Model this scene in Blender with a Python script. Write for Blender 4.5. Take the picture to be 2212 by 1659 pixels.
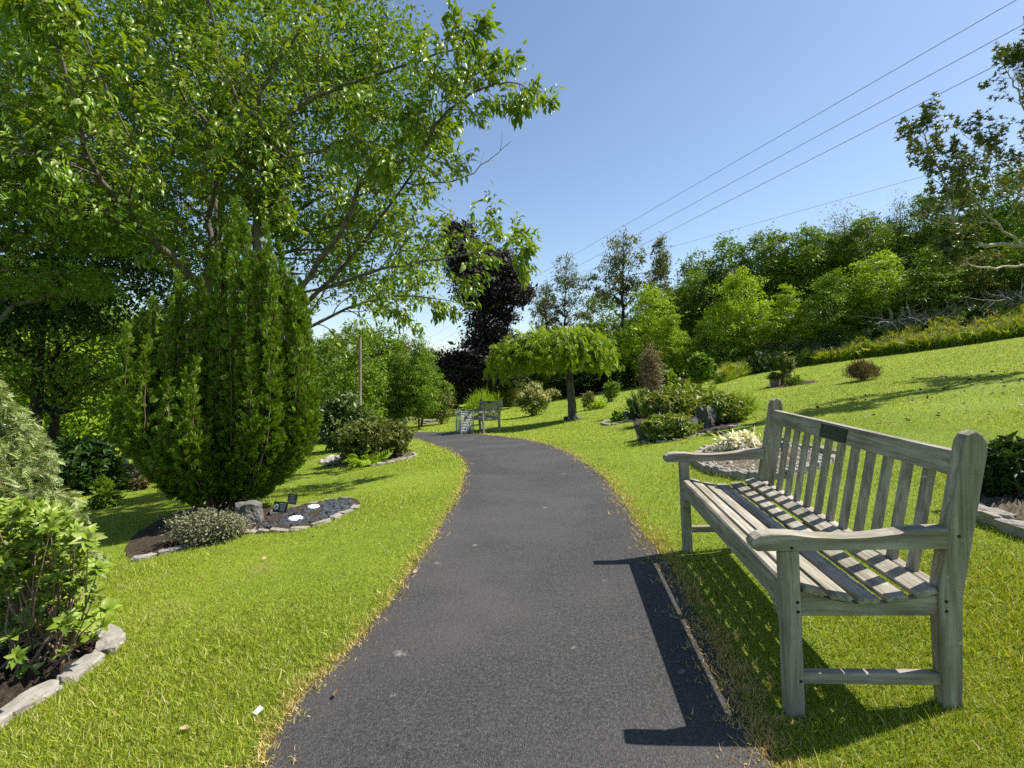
import bpy, bmesh, math, random
import numpy as np
from mathutils import Vector, Matrix, noise
for o in list(bpy.data.objects): bpy.data.objects.remove(o)
SC = bpy.context.scene; COL = SC.collection
PI = math.pi; rad = math.radians
rng = np.random.default_rng(11); random.seed(5)

# ---------------------------------------------------------------- camera
PITCH = rad(1.0); FU = 1106.0
cd = bpy.data.cameras.new('camera'); cam = bpy.data.objects.new('camera', cd); COL.objects.link(cam)
cd.sensor_width = 36; cd.lens = 18.0; cd.clip_start = 0.05; cd.clip_end = 3000
cam.location = (0, 0, 0); cam.rotation_euler = (PI/2 - PITCH, 0, 0); SC.camera = cam
# ---------------------------------------------------------------- light
SUN = Vector((.571, .093, .816)).normalized()
EL = math.asin(SUN.z); AZ = math.atan2(SUN.x, SUN.y)
W = bpy.data.worlds.new('World'); SC.world = W; W.use_nodes = True
wn = W.node_tree.nodes; wl = W.node_tree.links
sky = wn.new('ShaderNodeTexSky'); sky.sky_type = 'NISHITA'; sky.sun_disc = False
sky.sun_elevation = EL; sky.sun_rotation = AZ; sky.altitude = 100; sky.air_density = 1.0; sky.dust_density = 0.6; sky.ozone_density = 1.0
wl.new(sky.outputs[0], wn['Background'].inputs[0]); wn['Background'].inputs[1].default_value = 0.092
sl = bpy.data.lights.new('sun', 'SUN'); so = bpy.data.objects.new('sun', sl); COL.objects.link(so)
sl.energy = 5.0; sl.angle = rad(0.53); sl.color = (1, .955, .87)
so.rotation_euler = SUN.to_track_quat('Z', 'Y').to_euler(); so.location = (20, 3, 30)
SC.view_settings.view_transform = 'Standard'; SC.view_settings.look = 'None'
SC.view_settings.exposure = 0.93; SC.view_settings.gamma = 1
SC.render.engine = 'CYCLES'
cy = SC.cycles; cy.max_bounces = 6; cy.diffuse_bounces = 3; cy.glossy_bounces = 2; cy.transmission_bounces = 4; cy.transparent_max_bounces = 6
cy.use_denoising = False
try:
    cy.use_adaptive_sampling = True; cy.adaptive_threshold = 0.01; cy.sample_clamp_indirect = 5
except Exception: pass

# ---------------------------------------------------------------- terrain
def sp(x, k=.25): return k*np.logaddexp(0, np.asarray(x, float)/k)
def T(x, y):
    x = np.asarray(x, float); y = np.asarray(y, float)
    z = -1.215 - .055*(sp(y-6, 1.) - sp(y-16, 2.)) - .03*(sp(y-16, 2.) - sp(y-60, 5))
    xc = .15 - .25*(sp(y-7.5, .6) - sp(y-14, .6))*.6
    d = x - xc
    z = z + .035*np.clip(d, -40, 60) + .13*(sp(d-.8, .2) - sp(d-42, 6)) - .10*(sp(-d-.8, .2) - .5*sp(-d-4, .8) - .5*sp(-d-30, 3))
    tb = .608*x+.794*y-30.6; fade = 1/(1+np.exp(-np.clip((x/np.maximum(y, 1)-.44)/.018, -50, 50)))
    return z + fade*.34*(sp(tb, .35)-sp(tb-9, 1))
def Tf(x, y): return float(T(x, y))
cP, sP = math.cos(PITCH), math.sin(PITCH)
def ray(u, v):                       # direction (per metre of depth) seen at a place of the photograph
    dx = (u-1106)/FU; dz = -(v-829.5)/FU
    Y = cP + dz*sP
    return dx/Y, (-sP + dz*cP)/Y
def P(u, v, Y):
    a, b = ray(u, v); return Vector((a*Y, Y, b*Y))
def G(u, v, lo=.8, hi=160):          # where that line of sight meets the ground
    a, b = ray(u, v); ys = np.geomspace(lo, hi, 1500); dd = b*ys - T(a*ys, ys)
    i = np.argmax(dd < 0) if (dd < 0).any() else len(ys)-1
    if i > 0:
        f = dd[i-1]/(dd[i-1]-dd[i]+1e-9); y = ys[i-1] + f*(ys[i]-ys[i-1])
    else: y = ys[0]
    return Vector((a*y, y, Tf(a*y, y)))
def onT(x, y, dz=0): return Vector((x, y, Tf(x, y)+dz))

# ---------------------------------------------------------------- mesh helpers
def link(o, parent=None):
    COL.objects.link(o)
    if parent is not None: o.parent = parent
    return o
def npmesh(name, V, F, mat, smooth=False):
    V = np.asarray(V, np.float32).reshape(-1, 3); F = np.asarray(F, np.int32)
    me = bpy.data.meshes.new(name); n, k = F.shape
    me.vertices.add(len(V)); me.vertices.foreach_set('co', V.ravel())
    me.loops.add(n*k); me.loops.foreach_set('vertex_index', F.ravel())
    me.polygons.add(n); me.polygons.foreach_set('loop_start', np.arange(0, n*k, k, dtype=np.int32))
    try: me.polygons.foreach_set('loop_total', np.full(n, k, np.int32))
    except Exception: pass
    if smooth: me.polygons.foreach_set('use_smooth', np.ones(n, bool))
    me.update(calc_edges=True)
    if mat: me.materials.append(mat)
    return me
def obj(name, me, parent=None, loc=None):
    o = bpy.data.objects.new(name, me); link(o, parent)
    if loc is not None: o.location = loc
    return o
def tag(o, label=None, cat=None, group=None, kind=None):
    if label: o['label'] = label
    if cat: o['category'] = cat
    if group: o['group'] = group
    if kind: o['kind'] = kind
    return o
def thing(name, label, cat, loc=(0, 0, 0), rz=0, group=None):
    o = bpy.data.objects.new(name, None); link(o); o.empty_display_size = .1
    o.location = loc; o.rotation_euler = (0, 0, rz)
    return tag(o, label, cat, group)
def cat(parts):                      # join (V,F) pairs
    Vs, Fs, n = [], [], 0
    for V, F in parts:
        if len(V) == 0: continue
        Vs.append(V); Fs.append(np.asarray(F)+n); n += len(V)
    return np.concatenate(Vs), np.concatenate(Fs)
def bm_mesh(name, bm, mat, smooth=False):
    me = bpy.data.meshes.new(name); bmesh.ops.recalc_face_normals(bm, faces=bm.faces); bm.to_mesh(me); bm.free()
    if smooth:
        for p in me.polygons: p.use_smooth = True
    if mat: me.materials.append(mat)
    return me
def bbox(bm, lo, hi, bev=0, seg=1):
    r = bmesh.ops.create_cube(bm, size=1); vs = r['verts']
    for v in vs: v.co = Vector([lo[i] + (v.co[i]+.5)*(hi[i]-lo[i]) for i in range(3)])
    if bev: bmesh.ops.bevel(bm, geom=list({e for v in vs for e in v.link_edges}), offset=bev, segments=seg, affect='EDGES', profile=.5)
def box(name, mat, parent, lo, hi, bev=.003, seg=1):
    bm = bmesh.new(); bbox(bm, lo, hi, bev, seg); return obj(name, bm_mesh(name, bm, mat), parent)
def prism(name, mat, parent, pts, axis, a, b, bev=.003, seg=1, sm=False):  # outline pts extruded along an axis
    bm = bmesh.new()
    def co(p, t):
        if axis == 'x': return (t, p[0], p[1])
        if axis == 'y': return (p[0], t, p[1])
        return (p[0], p[1], t)
    A = [bm.verts.new(co(p, a)) for p in pts]; B = [bm.verts.new(co(p, b)) for p in pts]; n = len(pts)
    f0 = bm.faces.new(A); f1 = bm.faces.new(B[::-1])
    for i in range(n): bm.faces.new([A[i], A[(i+1) % n], B[(i+1) % n], B[i]])
    if bev: bmesh.ops.bevel(bm, geom=list(set(f0.edges) | set(f1.edges)), offset=bev, segments=seg, affect='EDGES', profile=.5)
    return obj(name, bm_mesh(name, bm, mat), parent)
def tubes(polys, sides=5):
    out = []
    for pts, rr in polys:
        pts = np.asarray(pts, float); m = len(pts); rr = np.asarray(rr, float)
        t = np.gradient(pts, axis=0); t /= np.linalg.norm(t, axis=1)[:, None]+1e-9
        ref = np.array([.31, .17, .93]) if abs(t[0][2]) < .8 else np.array([.9, .3, .1])
        a = np.cross(t, ref); a /= np.linalg.norm(a, axis=1)[:, None]+1e-9; b = np.cross(t, a)
        n = sides if rr[0] > .006 or sides > 5 else 3
        th = np.arange(n)*2*PI/n
        V = (pts[:, None, :] + rr[:, None, None]*(np.cos(th)[None, :, None]*a[:, None, :] + np.sin(th)[None, :, None]*b[:, None, :])).reshape(-1, 3)
        i, j = np.meshgrid(np.arange(m-1), np.arange(n), indexing='ij'); j2 = (j+1) % n
        F = np.stack([i*n+j, i*n+j2, (i+1)*n+j2, (i+1)*n+j], -1).reshape(-1, 4)
        out.append((V, F))
    return cat(out)
def curve(pts, n=None, wob=0):       # smooth a control polyline
    pts = np.asarray([tuple(p) for p in pts], float); m = len(pts)
    if m < 3: n = n or 4; tt = np.linspace(0, 1, n)[:, None]; R = pts[0]*(1-tt)+pts[1]*tt
    else:
        n = n or (m-1)*4+1; q = np.vstack([2*pts[0]-pts[1], pts, 2*pts[-1]-pts[-2]]); s = np.linspace(0, m-1-1e-6, n)
        k = s.astype(int); f = (s-k)[:, None]; p0, p1, p2, p3 = q[k], q[k+1], q[k+2], q[k+3]
        R = .5*(2*p1 + (p2-p0)*f + (2*p0-5*p1+4*p2-p3)*f**2 + (3*p1-p0-3*p2+p3)*f**3)
    if wob: R[1:-1] += rng.normal(0, wob, (len(R)-2, 3))
    return R
def unit(a): return a/(np.linalg.norm(a, axis=-1, keepdims=True)+1e-9)
def frames(d, nrm, jit=.6):          # leaf frames: Y along d, Z roughly along nrm
    d = unit(d); n = nrm + rng.normal(0, jit, d.shape); n = n - d*(n*d).sum(1, keepdims=True); n = unit(n)
    return np.stack([np.cross(d, n), d, n], -1)
def scatter(tv, tf, pos, R, s):
    s = np.broadcast_to(np.asarray(s, float).reshape(-1, *([1]*0)), (len(pos),)) if np.ndim(s) <= 1 else s
    V = pos[:, None, :] + s[:, None, None]*np.einsum('nij,kj->nki', R, tv)
    F = tf[None] + (np.arange(len(pos))*len(tv))[:, None, None]
    return V.reshape(-1, 3), F.reshape(-1, 3)
def tmpl_leaf4(w=.5, droop=.12):
    return np.array([[0, 0, 0], [w/2, .45, .05], [0, 1, -droop], [-w/2, .45, .05]]), np.array([[0, 1, 2], [0, 2, 3]])
def tmpl_leaf(w=.45, droop=.25, fold=.1):
    V = np.array([[0, 0, 0], [0, .35, 0.02], [0, .7, -.3*droop], [0, 1.05, -droop],
                  [w*.42, .22, fold*.7], [w*.5, .5, fold-.1*droop], [w*.26, .82, fold*.4-.55*droop],
                  [-w*.42, .22, fold*.7], [-w*.5, .5, fold-.1*droop], [-w*.26, .82, fold*.4-.55*droop]])
    F = [[0, 4, 1], [4, 5, 1], [1, 5, 2], [5, 6, 2], [2, 6, 3]]
    return V, np.array(F + [[0, 1, 7], [7, 1, 8], [1, 2, 8], [8, 2, 9], [2, 3, 9]])
def compose(items):                  # items: (V,F,matrix3,offset,scale)
    return cat([(V@np.asarray(M).T*s+np.asarray(o), F) for V, F, M, o, s in items])
def rot(ax, a): return np.array(Matrix.Rotation(a, 3, ax))
def tmpl_spray(n=5, w=.16, curl=.1):  # flat conifer / fern spray: a stem with side leaflets in pairs
    V, F = [], []
    for i in range(n):
        t = .12 + .8*i/n; L = .42*(1-.55*i/n)
        for s in (-1, 1):
            k = len(V); V += [[0, t-.03, -curl*t*t], [s*L*.55, t+L*.55-w*.4, -curl*t*t-.03], [s*L*.8, t+L*.95, -curl*t*t+.02], [0, t+.07, -curl*t*t]]
            F += [[k, k+1, k+2], [k, k+2, k+3]]
    k = len(V); V += [[-.04, 0, 0], [.04, 0, 0], [0, 1.05, -curl]]; F += [[k, k+1, k+2]]
    return np.array(V), np.array(F)
def tmpl_rosette(n=7, w=.42, tilt=.5, droop=.25):
    it = []; V, F = tmpl_leaf(w, droop)
    for i in range(n):
        q = 1 if i < n*.6 else 2; M = rot('Z', i*2.4+random.uniform(-.2, .2))@rot('X', (tilt*random.uniform(.4, 1.1)) if q == 1 else random.uniform(.8, 1.25)); it.append((V, F, M, (0, 0, 0), random.uniform(.85, 1.1) if q == 1 else random.uniform(.5, .75)))
    V, F = compose(it); return V[:, [0, 2, 1]]*[1, 1, -1], F      # rosette axis along +Y
def tmpl_blade(w=.12, bend=.35):
    return np.array([[-w/2, 0, 0], [w/2, 0, 0], [w*.4, .5, bend*.3], [-w*.4, .5, bend*.3], [0, 1, bend]]), np.array([[0, 1, 2], [0, 2, 3], [3, 2, 4]])
LEAF4 = tmpl_leaf4(); LEAF = tmpl_leaf()

# ---------------------------------------------------------------- materials
def newmat(name):
    m = bpy.data.materials.new(name); m.use_nodes = True; nt = m.node_tree; nt.nodes.clear()
    out = nt.nodes.new('ShaderNodeOutputMaterial'); return m, nt, out
def N(nt, t, **kw):
    n = nt.nodes.new('ShaderNode'+t)
    for k, v in kw.items():
        if k.startswith('_'): setattr(n, k[1:], v)
        else:
            key = k.replace('__', ' ')
            n.inputs[int(key[1:]) if key[0] == 'i' and key[1:].isdigit() else key].default_value = v
    return n
def ramp(nt, fac, stops):
    r = nt.nodes.new('ShaderNodeValToRGB'); e = r.color_ramp.elements
    while len(e) < len(stops): e.new(.5)
    for k, (p, c) in zip(e, stops): k.position = p; k.color = (*c, 1) if len(c) == 3 else c
    nt.links.new(fac, r.inputs[0]); return r.outputs[0]
def tex(nt, kind='Noise', scale=5, detail=4, rough=.6, vec=None, stretch=None, coord='Object', dist=0):
    tc = nt.nodes.new('ShaderNodeTexCoord'); src = tc.outputs[coord]
    if stretch:
        mp = nt.nodes.new('ShaderNodeMapping'); mp.inputs['Scale'].default_value = stretch; nt.links.new(src, mp.inputs[0]); src = mp.outputs[0]
    if kind == 'Noise':
        n = N(nt, 'TexNoise', Scale=scale, Detail=detail, Roughness=rough, Distortion=dist)
    else: n = N(nt, 'TexVoronoi', Scale=scale)
    nt.links.new(src, n.inputs['Vector']); return n
def mixc(nt, fac, a, b, mode='MIX'):
    m = nt.nodes.new('ShaderNodeMix'); m.data_type = 'RGBA'; m.blend_type = mode
    for s, v in ((0, fac), (6, a), (7, b)):
        if hasattr(v, 'links'): nt.links.new(v, m.inputs[s])
        else: m.inputs[s].default_value = (*v, 1) if isinstance(v, tuple) and len(v) == 3 else v
    return m.outputs[2]
def bump(nt, h, strength=.5, dist=.01):
    b = N(nt, 'Bump', Strength=strength, Distance=dist); nt.links.new(h, b.inputs['Height']); return b.outputs[0]
def pbsdf(nt, out, col, rough=.7, nrm=None, spec=.3, metal=0):
    p = N(nt, 'BsdfPrincipled', Roughness=rough, Metallic=metal); p.inputs['Specular IOR Level'].default_value = spec
    if hasattr(col, 'links'): nt.links.new(col, p.inputs['Base Color'])
    else: p.inputs['Base Color'].default_value = (*col, 1)
    if nrm: nt.links.new(nrm, p.inputs['Normal'])
    if out: nt.links.new(p.outputs[0], out.inputs[0])
    return p
def leafmat(name, c1, c2, c3=None, trans=.4, rough=.5, spec=.18, ty=1.25):
    m, nt, out = newmat(name); g = nt.nodes.new('ShaderNodeNewGeometry')
    k_ = (1.45, 1.3, 1.05) if c2[1] > .09 and c2[1] < .5 else (1, 1, 1); c1 = tuple(a*b for a, b in zip(c1, k_)); c2 = tuple(a*b for a, b in zip(c2, k_))
    st = [(0, c1), (.75, c2)] + ([(.97, c3), (1, c3)] if c3 else [])
    col = ramp(nt, g.outputs['Random Per Island'], st)
    p = pbsdf(nt, None, col, rough, None, spec)
    t = N(nt, 'BsdfTranslucent'); tc = mixc(nt, 1.0, col, (ty*1.5, ty*1.35, .55), 'MULTIPLY'); nt.links.new(tc, t.inputs[0])
    mx = N(nt, 'MixShader', i0=trans*.62); nt.links.new(p.outputs[0], mx.inputs[1]); nt.links.new(t.outputs[0], mx.inputs[2]); nt.links.new(mx.outputs[0], out.inputs[0])
    return m
def barkmat(name, a, b, sc=14):
    m, nt, out = newmat(name); n = tex(nt, scale=sc, stretch=(1, 1, .25), detail=6); col = ramp(nt, n.outputs[0], [(.3, a), (.68, b)])
    pbsdf(nt, out, col, .9, bump(nt, n.outputs[0], .8, .02), .15); return m
def stonemat(name, a, b, c=None, sc=9):
    m, nt, out = newmat(name); n = tex(nt, scale=sc, detail=8, rough=.7); n2 = tex(nt, scale=sc*5, detail=3)
    col = ramp(nt, n.outputs[0], [(.32, a), (.62, b)]); col = mixc(nt, n2.outputs[0], col, c or b)
    pbsdf(nt, out, col, .85, bump(nt, n.outputs[0], .7, .03), .2); return m
def woodmat(name, stretch):
    m, nt, out = newmat(name)
    n = tex(nt, scale=30, stretch=stretch, detail=7, rough=.65, dist=.3); n2 = tex(nt, scale=5, detail=5); n3 = tex(nt, scale=26, detail=2)
    n4 = tex(nt, scale=90, stretch=stretch, detail=3, rough=.5)
    col = ramp(nt, n.outputs[0], [(.25, (.15, .13, .10)), (.5, (.34, .31, .26)), (.72, (.50, .475, .42))])
    fi = ramp(nt, n4.outputs[0], [(.35, (.6, .58, .54)), (.6, (1, 1, 1))]); col = mixc(nt, .7, col, fi, 'MULTIPLY')
    st = ramp(nt, n2.outputs[0], [(.35, (.66, .66, .54)), (.65, (1, 1, 1))]); col = mixc(nt, .8, col, st, 'MULTIPLY')
    sp_ = ramp(nt, n3.outputs[0], [(.70, (0, 0, 0)), (.74, (1, 1, 1))]); col = mixc(nt, sp_, col, (.36, .36, .30))
    hs = mixc(nt, .5, n.outputs[0], n4.outputs[0])
    pbsdf(nt, out, col, .82, bump(nt, hs, .55, .006), .2); return m
WU = woodmat('weathered_teak_long', (.06, 1, 1)); WV = woodmat('weathered_teak_cross', (1, .06, 1)); WW = woodmat('weathered_teak_upright', (1, 1, .06))

def lawnmat():
    m, nt, out = newmat('lawn')
    a = tex(nt, scale=.55, detail=5); b = tex(nt, scale=9, detail=6, rough=.7); c = tex(nt, scale=70, detail=4, rough=.7); d = tex(nt, scale=2.3, detail=4)
    col = ramp(nt, b.outputs[0], [(.3, (.10, .165, .012)), (.7, (.22, .30, .026))])
    col = mixc(nt, ramp(nt, a.outputs[0], [(.35, (0, 0, 0)), (.65, (.8, .8, .8))]), col, (.24, .31, .032))
    col = mixc(nt, ramp(nt, d.outputs[0], [(.6, (0, 0, 0)), (.78, (.55, .55, .55))]), col, (.30, .27, .10))
    f = ramp(nt, c.outputs[0], [(.3, (.45, .5, .4)), (.62, (1.25, 1.2, 1.1))]); col = mixc(nt, .85, col, f, 'MULTIPLY')
    pbsdf(nt, out, col, .8, bump(nt, c.outputs[0], .9, .03), .15); return m
def pathmat():
    m, nt, out = newmat('asphalt')
    a = tex(nt, scale=190, kind='Voronoi'); a2 = tex(nt, scale=75, detail=5, rough=.75); b = tex(nt, scale=.8, detail=7); c = tex(nt, scale=5.5, detail=2, rough=.4); d = tex(nt, scale=330, detail=2)
    e = tex(nt, scale=16, detail=3)
    col = ramp(nt, a2.outputs[0], [(.3, (.008, .0075, .007)), (.52, (.038, .0365, .036)), (.72, (.085, .082, .078))])
    col = mixc(nt, ramp(nt, b.outputs[0], [(.38, (0, 0, 0)), (.66, (.75, .75, .75))]), col, (.068, .064, .062))
    col = mixc(nt, ramp(nt, d.outputs[0], [(.66, (0, 0, 0)), (.72, (1, 1, 1))]), col, (.34, .33, .33))
    sp1 = ramp(nt, c.outputs[0], [(.735, (0, 0, 0)), (.77, (.8, .8, .8))]); sp2 = ramp(nt, a2.outputs[0], [(.4, (0, 0, 0)), (.5, (1, 1, 1))])
    col = mixc(nt, mixc(nt, 1.0, sp1, sp2, 'MULTIPLY'), col, (.28, .27, .24))
    pbsdf(nt, out, col, .75, bump(nt, mixc(nt, .5, a.outputs[0], a2.outputs[0]), .9, .007), .3); return m
def soilmat(name, a=(.03, .022, .015), b=(.12, .095, .065)):
    m, nt, out = newmat(name); n = tex(nt, scale=26, detail=8, rough=.75); n2 = tex(nt, scale=90, detail=3)
    col = ramp(nt, n.outputs[0], [(.35, a), (.68, b)]); col = mixc(nt, .6, col, ramp(nt, n2.outputs[0], [(.4, (.5, .5, .5)), (.6, (1.2, 1.2, 1.2))]), 'MULTIPLY')
    pbsdf(nt, out, col, .95, bump(nt, n.outputs[0], 1, .04), .1); return m
def plain(name, c, rough=.5, metal=0, spec=.4, nz=0):
    m, nt, out = newmat(name); n = tex(nt, scale=40, detail=3)
    col = ramp(nt, n.outputs[0], [(.3, tuple(x*(1-nz-.12) for x in c)), (.7, tuple(min(1, x*(1+nz+.05)) for x in c))])
    pbsdf(nt, out, col, rough, None, spec, metal); return m
LAWN = lawnmat(); ASPH = pathmat(); SOIL = soilmat('bed_soil'); SOILP = soilmat('pale_bed_soil', (.09, .075, .05), (.30, .25, .18))
GRANITE = stonemat('granite', (.14, .13, .11), (.38, .36, .32), (.24, .22, .18)); BOULDER = stonemat('boulder', (.06, .06, .052), (.19, .18, .16), (.11, .105, .095), 6)
DARKROCK = stonemat('dark_rock', (.02, .02, .018), (.085, .08, .07), (.12, .115, .10), 11)
SLATE = stonemat('slate', (.02, .023, .028), (.075, .084, .095), (.045, .05, .06), 12); GRAVEL = stonemat('gravel', (.12, .11, .09), (.38, .36, .31), None, 12)
PLQ = plain('plaque_black', (.018, .02, .02), .4); INK = plain('engraved_letters', (.42, .41, .38), .6); INKD = plain('dim_letters', (.085, .08, .066), .5)
STEEL = plain('steel', (.42, .42, .42), .4, .7); GALV = plain('galvanised_wire', (.5, .5, .5), .45, .5); WHITE = plain('white_plastic', (.72, .74, .73), .4)
HOLE = plain('dark_hole', (.02, .02, .02), .8); PAPER = plain('pale_paper', (.5, .53, .56), .7); TERRA = plain('terracotta', (.19, .15, .12), .8)
BARK = barkmat('bark_grey', (.035, .03, .024), (.17, .15, .12)); BARKD = barkmat('bark_dark', (.012, .011, .009), (.06, .052, .042)); BARKP = barkmat('bark_pale', (.14, .12, .09), (.42, .38, .31)); BARKR = barkmat('bark_tan', (.07, .05, .03), (.24, .18, .12))
DEAD = barkmat('dead_wood', (.13, .115, .10), (.42, .39, .35)); POSTW = barkmat('grey_post', (.14, .12, .10), (.36, .32, .28))
L_CHERRY = leafmat('leaf_cherry', (.065, .135, .010), (.12, .205, .016), (.24, .29, .08), .42, .36, .3)
L_FINE = leafmat('leaf_fine', (.055, .12, .008), (.10, .18, .014), None, .35)
L_ROWAN = leafmat('leaf_rowan', (.035, .09, .008), (.085, .16, .016), None, .35)
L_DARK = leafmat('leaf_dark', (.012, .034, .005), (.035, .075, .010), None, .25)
L_MID = leafmat('leaf_mid', (.045, .10, .010), (.095, .165, .018), None, .35)
L_OLIVE = leafmat('leaf_olive', (.05, .082, .018), (.10, .135, .032), (.16, .13, .06), .3)
L_LIME = leafmat('leaf_lime', (.10, .19, .010), (.18, .28, .018), None, .45)
L_COPPER = leafmat('leaf_copper', (.014, .012, .011), (.036, .031, .029), (.06, .05, .038), .2)
L_CONE = leafmat('needles_gold_green', (.052, .12, .008), (.11, .205, .014), (.06, .03, .01), .3, .55, .2)
L_PALE = leafmat('needles_pale', (.09, .14, .045), (.20, .27, .11), (.42, .46, .30), .3, .6, .2)
L_SILV = leafmat('leaf_silver_green', (.05, .065, .04), (.14, .16, .11), (.34, .34, .27), .25)
L_AZAL = leafmat('leaf_azalea', (.075, .135, .014), (.15, .225, .03), (.26, .31, .08), .35, .4, .3)
L_PIER = leafmat('leaf_cream', (.32, .36, .13), (.55, .56, .33), (.65, .62, .45), .35)
L_RHO = leafmat('leaf_rhododendron', (.02, .05, .010), (.06, .10, .02), (.10, .12, .04), .2, .4, .3)
L_CREAM = leafmat('leaf_near_white', (.62, .62, .48), (.78, .76, .66), None, .3)
L_DRY = leafmat('dry_flower_heads', (.07, .055, .04), (.19, .16, .125), (.3, .26, .22), .2, .8)
L_HEATH = leafmat('heather', (.04, .045, .02), (.11, .10, .05), (.15, .09, .10), .2, .8)
L_PURP = leafmat('bluebells', (.12, .12, .16), (.22, .20, .30), None, .3)
BLOSSOM = leafmat('blossom', (.50, .50, .36), (.66, .66, .5), None, .3)
GRASSM = leafmat('grass_blades', (.095, .15, .010), (.20, .272, .020), (.40, .36, .16), .38, .5, .3)
LONGM = leafmat('long_grass_blades', (.07, .15, .012), (.14, .23, .02), (.3, .28, .12), .4, .5, .3)
STRAW = leafmat('straw', (.26, .22, .10), (.42, .36, .19), (.17, .20, .03), .2, .8, .1)
MOSS = leafmat('moss', (.10, .105, .02), (.20, .19, .05), None, .1, .9, .1)

# ---------------------------------------------------------------- setting: ground and path
def axisgrid(lo, hi, fine_lo, fine_hi, st, g=1.12):
    a = list(np.arange(fine_lo, fine_hi, st)); s = st
    while a[-1] < hi: s *= g; a.append(a[-1]+s)
    s = st
    while a[0] > lo: s *= g; a.insert(0, a[0]-s)
    return np.array(a)
gx = axisgrid(-900, 900, -9, 12, .2); gy = axisgrid(-300, 1600, 0, 17, .2)
X, Y = np.meshgrid(gx, gy); Z = T(X, Y); nx = len(gx)
i, j = np.meshgrid(np.arange(len(gy)-1), np.arange(nx-1), indexing='ij'); k = i*nx+j
tag(obj('ground', npmesh('ground', np.stack([X, Y, Z], -1), np.stack([k, k+1, k+nx+1, k+nx], -1).reshape(-1, 4), LAWN, True)), kind='structure')
LE = [(430, 2000), (560, 1659), (640, 1520), (720, 1440), (790, 1365), (850, 1290), (905, 1212), (940, 1160), (972, 1105), (992, 1068), (1003, 1036), (1007, 1008), (995, 988), (965, 971), (930, 957), (895, 947), (868, 941), (830, 938)]
RE = [(1850, 2000), (1673, 1659), (1606, 1523), (1560, 1430), (1523, 1356), (1470, 1260), (1425, 1190), (1385, 1150), (1352, 1095), (1325, 1058), (1295, 1024), (1255, 995), (1215, 972), (1160, 955), (1100, 945), (1040, 938.5), (960, 934), (850, 931.5)]
LG = np.array([tuple(G(*p))[:2] for p in LE]); RG = np.array([tuple(G(*p))[:2] for p in RE])
def c2(p, n): return curve(np.c_[p, np.zeros(len(p))], n)[:, :2]
LC, RC = c2(LG, 90), c2(RG, 90)
LC += rng.normal(0, .008, LC.shape); RC += rng.normal(0, .008, RC.shape)
t = np.linspace(0, 1, 15)[None, :, None]; Q = LC[:, None]*(1-t)+RC[:, None]*t
V = np.concatenate([Q, (T(Q[..., 0], Q[..., 1])+.006)[..., None]], -1); i, j = np.meshgrid(np.arange(89), np.arange(14), indexing='ij'); k = i*15+j
tag(obj('path', npmesh('path', V, np.stack([k, k+1, k+16, k+15], -1).reshape(-1, 4), ASPH, True)), kind='structure')
PATHPOLY = np.vstack([LC, RC[::-1]])
def inpoly(x, y, poly):
    c = np.zeros(np.shape(x), bool); n = len(poly); j = n-1
    for i in range(n):
        xi, yi = poly[i]; xj, yj = poly[j]
        with np.errstate(divide='ignore', invalid='ignore'):
            c ^= ((yi > y) != (yj > y)) & (x < (xj-xi)*(y-yi)/(yj-yi+1e-12)+xi)
        j = i
    return c

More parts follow.
